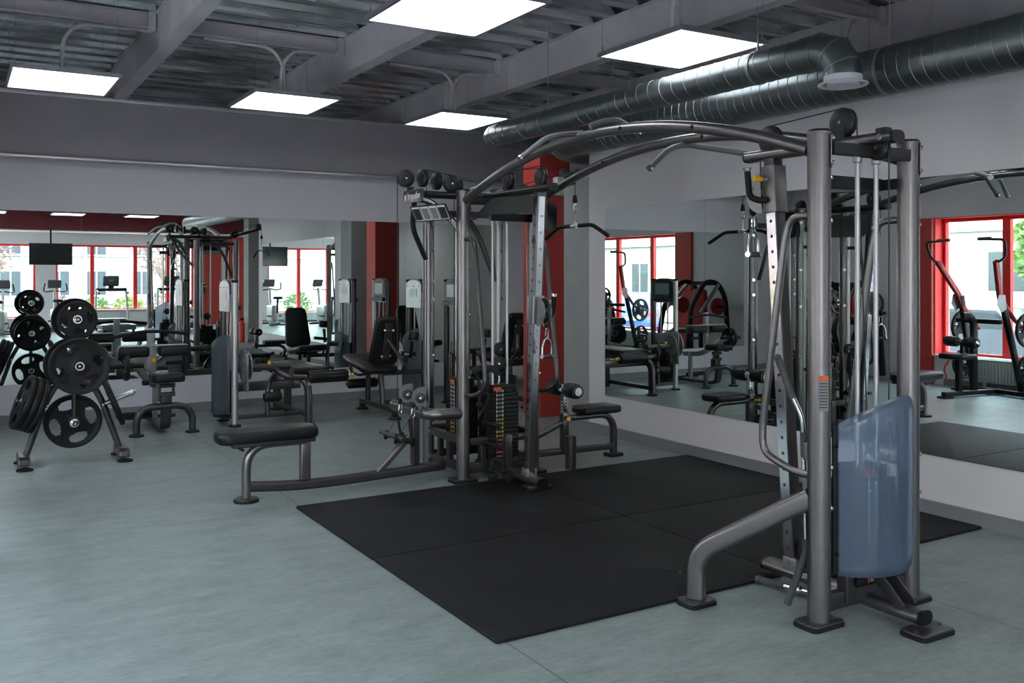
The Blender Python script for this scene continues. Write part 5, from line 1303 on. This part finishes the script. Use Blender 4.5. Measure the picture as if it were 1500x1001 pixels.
def radiator(x0, x1, y, z0, z1, ax, label):
    t = thing('radiator', label, 'radiator', ((x0+x1)/2, y, z0), 'white panel radiators')
    mb = MB(); n = int((x1-x0)/.045)
    def bx(c, d, q=mb):
        if ax == 'x': q.box(c, d)
        else: q.box((c[1], c[0], c[2]), (d[1], d[0], d[2]))
    bx(((x0+x1)/2, y, (z0+z1)/2), (x1-x0, .05, z1-z0))
    for i in range(n): bx((x0+.03+i*.045, y+.03*RS, (z0+z1)/2), (.022, .02, z1-z0-.05))
    mb.build('panel', 'radiator', t, flat=True)
    q = MB(); bx(((x0+x1)/2, y, z1+.005), (x1-x0, .10, .014), q); q.build('top_grille', 'radiator', t, flat=True)
    q = MB()
    for xx in (x0+.15, x1-.15): bx((xx, y, z0/2), (.03, .03, z0), q)
    q.build('bracket', 'radiator', t, flat=True)
RS = 1
radiator(2.9, 4.3, YF+.10, .10, .44, 'x', 'low white radiator under the street window behind the first treadmill')
radiator(4.5, 6.0, YF+.10, .10, .44, 'x', 'low white radiator under the street window behind the second treadmill')
radiator(-.2, 1.3, YF+.10, .06, .28, 'x', 'low white radiator left of the pillar under the street window')
radiator(5.6, 7.4, XL+.08, .08, .37, 'y', 'white radiator under the left windows, mirrored behind the high row machine') if False else None
t = thing('radiator', 'long white radiator under the left windows behind the high row machine', 'radiator', (XL+.06, 6.6, .08), 'white panel radiators')
mb = MB(); mb.box((XL+.06, 6.6, .25), (.05, 2.3, .30))
for i in range(50): mb.box((XL+.12, 5.50+i*.045, .25), (.02, .022, .26))
mb.build('panel', 'radiator', t, flat=True)
mb = MB(); mb.box((XL+.06, 6.6, .407), (.11, 2.3, .014)); mb.build('top_grille', 'radiator', t, flat=True)
mb = MB(); mb.box((XL+.09, 5.8, .05), (.03, .03, .1)); mb.box((XL+.09, 7.4, .05), (.03, .03, .1)); mb.build('bracket', 'radiator', t, flat=True)
# radiator under the end of the back mirror
mb = MB(); t = thing('radiator', 'pale ribbed radiator at the foot of the back wall, glimpsed through the multi station', 'radiator', (6.7, YB-.08, .14), 'white panel radiators')
mb.box((6.75, YB-.07, .33), (.70, .05, .38))
for i in range(15): mb.box((6.43+i*.045, YB-.10, .33), (.022, .02, .34))
mb.build('panel', 'radiator', t, flat=True); mb = MB(); mb.box((6.75, YB-.07, .527), (.70, .10, .014)); mb.build('top_grille', 'radiator', t, flat=True)
mb = MB(); mb.box((6.5, YB-.07, .08), (.03, .03, .16)); mb.box((7.0, YB-.07, .08), (.03, .03, .16)); mb.build('bracket', 'radiator', t, flat=True)
# emergency light on the red pillar and fire extinguisher
e = thing('emergency_light', 'white boxy emergency light fixed high on the red pillar', 'emergency light', (5.80, 8.46, 2.4))
mb = MB(); mb.pad((5.80, 8.43, 2.52), (.34, .10, .20), .02, .015); mb.build('housing', 'wallback', e)
for x in (5.71, 5.89):
    mb = MB(); mb.lathe([(.03, 0), (.05, .03), (.055, .05), (.045, .055)], (x, 8.42, 2.66), (0, -1, .1), n=18); mb.build('lamp_head', 'lightframe', e)
o = MB(); o.box((XR-.012, 5.1, .3), (.012, .08, .08), bev=.003); 
# bollard lamp etc. are outside; red fire extinguisher on the far column
fe = thing('fire_extinguisher', 'red fire extinguisher standing by the grey column behind the camera', 'fire extinguisher', (5.70, .42, 0))
mb = MB(); mb.lathe([(.06, 0), (.068, .02), (.068, .42), (.05, .48), (.02, .50)], (5.70, .42, 0), (0, 0, 1), n=22); mb.build('cylinder', 'redmark', fe)
mb = MB(); mb.box((5.70, .42, .53), (.09, .03, .05)); mb.tube([(5.66, .42, .52), (5.60, .42, .46), (5.61, .42, .25)], .009, fr=.04); mb.build('valve_and_hose', 'blackmetal', fe)

BEFORE = set(bpy.data.objects)
# ------------------------------------------------------------------ outside: street facades, planting, cars
mb = MB(); mb.box((-18.9, 7, -.10), (34, 60, .1)); o = struct(mb.build('trim_90', 'asphalt', flat=True))
mb = MB(); mb.box((16, -31, -.10), (64, 45, .1)); o = struct(mb.build('trim_91', 'asphalt', flat=True))
def facade(label, x0, x1, y0, y1, H, m, face, wins, group='street buildings seen through the windows'):
    t = thing('building', label, 'building', ((x0+x1)/2, (y0+y1)/2, 0), group)
    mb = MB(); mb.box(((x0+x1)/2, (y0+y1)/2, H/2), (x1-x0, y1-y0, H)); mb.build('wall', m, t, flat=True)
    for a, z, w, h in wins:
        f = MB(); g = MB()
        if face == 'x':
            f.box((x1+.02, a, z), (.08, w+.16, h+.16)); g.box((x1+.045, a-w*.25, z), (.05, w*.44, h)); g.box((x1+.045, a+w*.25, z), (.05, w*.44, h))
        else:
            f.box((a, y1+.02, z), (w+.16, .08, h+.16)); g.box((a-w*.25, y1+.045, z), (w*.44, .05, h)); g.box((a+w*.25, y1+.045, z), (w*.44, .05, h))
        fo = f.build('window', 'white', t, flat=True); g.build('pane', 'window_dark', fo, flat=True)
    c = MB()
    if face == 'x': c.box((x1+.06, (y0+y1)/2, 3.3), (.14, y1-y0, .12)); c.box((x1+.1, (y0+y1)/2, H), (.4, y1-y0, .2))
    else: c.box(((x0+x1)/2, y1+.06, 3.3), (x1-x0, .14, .12)); c.box(((x0+x1)/2, y1+.1, H), (x1-x0, .4, .2))
    c.build('cornice', 'wallback', t, flat=True)
    return t
W1 = [(a, z, 1.1, h) for a in (2, 5.2, 8.4, 11.6, 14.8, 18) for z, h in ((1.7, 1.9), (4.6, 1.5))]
facade('white rendered building with dark windows across the left street', -20, -14, -2, 22, 8, 'facade', 'x', W1)
facade('cream rendered building farther back across the left street', -22, -15, -20, -3, 8, 'facade2', 'x', [(a, z, 1.2, 1.6) for a in (-17, -13.5, -10, -6.5) for z in (1.7, 4.6)])
W2 = [(-7+2.55*k+(.3 if k % 2 else 0), z, 1.25, h) for k in range(20) for z, h in ((1.45, 1.6), (3.9, 1.5))]
facade('long white building with dark windows facing the street behind the camera', -12, 48, -52, -46, 9, 'facade', 'y', W2)
mb = MB(); mb.box((8, -14.4, .35), (26, .5, .7)); o = mb.build('low_wall', 'stonewall', flat=True); base_at(o, (8, -14.4, 0)); tag(o, 'low stone planter wall along the street behind the camera', 'wall')
mb = MB(); mb.box((-10.8, 16, .8), (.3, 10, 1.6)); o = mb.build('low_wall', 'stonewall', flat=True); base_at(o, (-10.8, 16, 0)); tag(o, 'stone garden wall beyond the parked cars across the left street', 'wall')
def foliage(mb, c, R, n, s, sc=(1, 1, 1)):
    for i in range(n):
        a, b, r = random.uniform(0, 2*PI), math.acos(random.uniform(-1, 1)), R*random.uniform(.35, 1)**.5
        p = V((c[0]+sc[0]*r*math.sin(b)*math.cos(a), c[1]+sc[1]*r*math.sin(b)*math.sin(a), c[2]+sc[2]*r*math.cos(b)))
        u = V((random.gauss(0, 1), random.gauss(0, 1), random.gauss(0, 1))).normalized(); w = u.orthogonal().normalized(); q = u.cross(w); k = s*random.uniform(.6, 1.3)
        mb.add([p-u*k, p+w*k*.5, p+u*k, p-w*k*.5+q*k*.15], [(0, 1, 2, 3)])
def bush(c, R, m, label, n=500, sc=(1, 1, .8)):
    t = thing('bush', label, 'bush', (c[0], c[1], 0), 'bushes outside the windows')
    mb = MB(); foliage(mb, (c[0], c[1], c[2]+R*.7), R, n, .07, sc); mb.build('foliage', m, t, flat=True)
    mb = MB()
    for i in range(5): mb.cyl((c[0]+random.uniform(-.1, .1), c[1]+random.uniform(-.1, .1), 0), (c[0]+random.uniform(-.4, .4)*R, c[1]+random.uniform(-.4, .4)*R, c[2]+R), .015, n=5)
    mb.build('stem', 'bark', t)
for x, R, m, l in ((-.6, .7, 'leaf', 'green bush outside at the left end of the planter'), (.9, .6, 'leafred', 'reddish bush outside the left street window'), (2.9, .75, 'leafred', 'reddish bush outside behind the television'), (4.2, .62, 'leaf', 'rounded green bush outside between the red window bars'), (5.3, .65, 'leafyellow', 'yellow-green bush outside behind the first treadmill'), (6.6, .85, 'leafred', 'dry reddish bush outside behind the second treadmill'), (8.4, .7, 'leaf', 'green bush outside near the red wall panel'), (10.3, .8, 'leafyellow', 'yellow-green bush outside at the far right of the street')):
    bush((x, -13.0, .5), R*.8, m, l)
def treeo(c, h, R, m, label, n=900):
    t = thing('tree', label, 'tree', (c[0], c[1], 0), 'trees outside the windows')
    mb = MB(); mb.cyl((c[0], c[1], 0), (c[0], c[1], h*.75), .10, .05, n=8)
    for i in range(6):
        a = i*PI/3; mb.cyl((c[0], c[1], h*.5), (c[0]+R*.6*math.cos(a), c[1]+R*.6*math.sin(a), h*.8), .035, .015, n=6)
    mb.build('trunk', 'bark', t); mb = MB(); foliage(mb, (c[0], c[1], h*.8), R, n, .11, (1, 1, 1)); mb.build('crown', m, t, flat=True)
treeo((6.9, -15.5), 3.6, 1.0, 'leafred', 'thin young tree outside behind the treadmills', 420)
treeo((1.0, -15.5), 3.4, .9, 'leafred', 'thin young tree outside left of the pillar', 380)
treeo((-11.6, 11.9), 3.3, 1.25, 'leaf', 'leafy tree across the left street near the garden wall', 1700)
treeo((-12.0, 24.2), 3.4, 1.5, 'leaf', 'dark green tree across the left street behind the cars', 1500)
bush((-9.2, 16.1, .6), 1.0, 'leafyellow', 'ivy-like bush spilling over the garden wall', 900, (1, 1.3, .8))
bush((-11.6, 2.2, .1), .95, 'leaf', 'green bush by the kerb near the blue parked car', 800)
def car(loc, rz, m, label):
    t = thing0('parked_car', label, 'car', 'parked cars in the left street')
    prof = [(-2.1, .35), (-2.12, .70), (-1.95, .92), (-1.25, .98), (-.75, 1.40), (.55, 1.42), (1.25, 1.0), (1.95, .88), (2.12, .65), (2.1, .35)]
    mb = MB()
    lay = [(-.84, .94), (-.78, 1.0), (.78, 1.0), (.84, .94)]; n = len(prof); vs = []
    for y, sc in lay:
        for x, z in prof: vs.append((x*(.985 if sc < 1 else 1), y*(1 if z < 1.05 else .80), z*(.985 if sc < 1 else 1)))
    fs = [(j*n+i, j*n+(i+1) % n, (j+1)*n+(i+1) % n, (j+1)*n+i) for j in range(3) for i in range(n)]+[tuple(range(n)), tuple(range(3*n, 4*n))]
    mb.add(vs, fs); mb.build('body', m, t)
    g = MB()
    for s_ in (-1, 1): g.prism([(-1.12, 1.0), (-.72, 1.34), (.5, 1.36), (1.05, 1.02)], .004, frameM((0, s_*.775, 0), (1, 0, 0), (0, -1, 0)) if False else Matrix(((1, 0, 0, 0), (0, -.1*s_ if False else 0, -1, s_*.80), (0, 1, 0, 0), (0, 0, 0, 1))))
    g.build('side_glass', 'window_dark', t)
    for x in (-1.3, 1.3):
        for s_ in (-1, 1):
            w = MB(); w.slot(0).lathe([(.20, -.1), (.31, -.1), (.32, 0), (.31, .1), (.20, .1)], (x, s_*.74, .32), (0, 1, 0), n=22); w.slot(1).lathe([(.02, -.09), (.2, -.08), (.2, .08), (.02, .09)], (x, s_*.74, .32), (0, 1, 0), n=14); w.build('wheel', ['rubber', 'treadsilver'], t)
    l = MB()
    for s_ in (-1, 1): l.slot(0).box((-2.09, s_*.62, .74), (.06, .34, .16), bev=.01)
    for s_ in (-1, 1): l.slot(1).box((2.05, s_*.62, .70), (.06, .34, .14), bev=.01)
    l.slot(1).box((-2.13, 0, .62), (.02, .5, .11)); l.build('lamp_cluster', ['redmark', 'white'], t)
    return place(t, loc, rz)
car((-9.0, -3.0, 0), 231, 'carblue', 'blue parked car with red tail lamps seen in the right mirror')
car((-5.4, 10.2, 0), 90, 'cardark', 'dark graphite car parked right outside the left window')
car((-8.1, 7.8, 0), 90, 'carwhite', 'white car parked behind the other cars outside')
for x, y, l in ((7.6, -13.0, 'black street lamp outside right of the treadmills'), (4.55, -16.8, 'black street lamp outside by the white building'), (-8.4, 18.6, 'black street lamp across the left street')):
    t = thing('street_lamp', l, 'street lamp', (x, y, 0), 'street lamps outside the windows')
    mb = MB(); mb.cyl((x, y, 0), (x, y, 3.1), .05, .035, n=12); mb.lathe([(.1, 0), (.1, .3), (.05, .4)], (x, y, 0), (0, 0, 1), n=12); mb.build('lamp_post', 'lampblack', t)
    mb = MB(); mb.lathe([(.06, 0), (.13, .28), (.16, .30), (.03, .42)], (x, y, 3.1), (0, 0, 1), n=8); mb.build('lantern', 'lampblack', t)

for ob in list(bpy.data.objects):
    if ob not in BEFORE and ob.parent is None: ob.location.z -= .45
# ------------------------------------------------------------------ light, sky and camera
sc = bpy.context.scene
w = bpy.data.worlds.new('sky'); sc.world = w; w.use_nodes = True
nt = w.node_tree; bg = nt.nodes['Background']
sky = nt.nodes.new('ShaderNodeTexSky'); sky.sky_type = 'NISHITA'
sky.sun_disc = False; sky.sun_elevation = math.radians(48); sky.sun_rotation = math.radians(120); sky.air_density = 1.2; sky.dust_density = 3.5; sky.ozone_density = 1.0
mx = nt.nodes.new('ShaderNodeMix'); mx.data_type = 'RGBA'; mx.inputs[0].default_value = .55; mx.inputs[7].default_value = (4.6, 5.0, 5.6, 1)
nt.links.new(sky.outputs[0], mx.inputs[6]); nt.links.new(mx.outputs[2], bg.inputs[0]); bg.inputs[1].default_value = 1.05
s = bpy.data.lights.new('sun', 'SUN'); s.energy = 2.2; s.angle = math.radians(8); s.color = (1, .96, .9)
so = bpy.data.objects.new('sun', s); C.objects.link(so); so.rotation_euler = (math.radians(42), 0, math.radians(145))
def portal(loc, rot, sx, sy):
    l = bpy.data.lights.new('window_portal', 'AREA'); l.shape = 'RECTANGLE'; l.size = sx; l.size_y = sy; l.cycles.is_portal = True
    o = bpy.data.objects.new('window_portal', l); C.objects.link(o); o.location = loc; o.rotation_euler = rot
for a, b, z0, z1 in LO: portal((XL-.36, (a+b)/2, (z0+z1)/2), (0, -PI/2, 0), z1-z0, b-a)
for a, b, z0, z1 in FO: portal(((a+b)/2, YF-.35, (z0+z1)/2), (PI/2, 0, 0), b-a, z1-z0)
# camera
cam_ = bpy.data.cameras.new('camera'); co = bpy.data.objects.new('camera', cam_); C.objects.link(co)
co.location = (0, 0, 1.55)
co.rotation_euler = (PI/2, 0, -math.radians(31.1))
cam_.sensor_width = 36; cam_.lens = 1359/1500*36; cam_.shift_y = -(500.5-403)/1500; cam_.clip_start = .05; cam_.clip_end = 200
sc.camera = co
vs = sc.view_settings; vs.view_transform = 'Standard'; vs.look = 'None'; vs.exposure = 1.78; vs.gamma = 1; vs.use_curve_mapping = False
sc.cycles.max_bounces = 14; sc.cycles.glossy_bounces = 8; sc.cycles.transmission_bounces = 8; sc.cycles.transparent_max_bounces = 12; sc.cycles.diffuse_bounces = 5
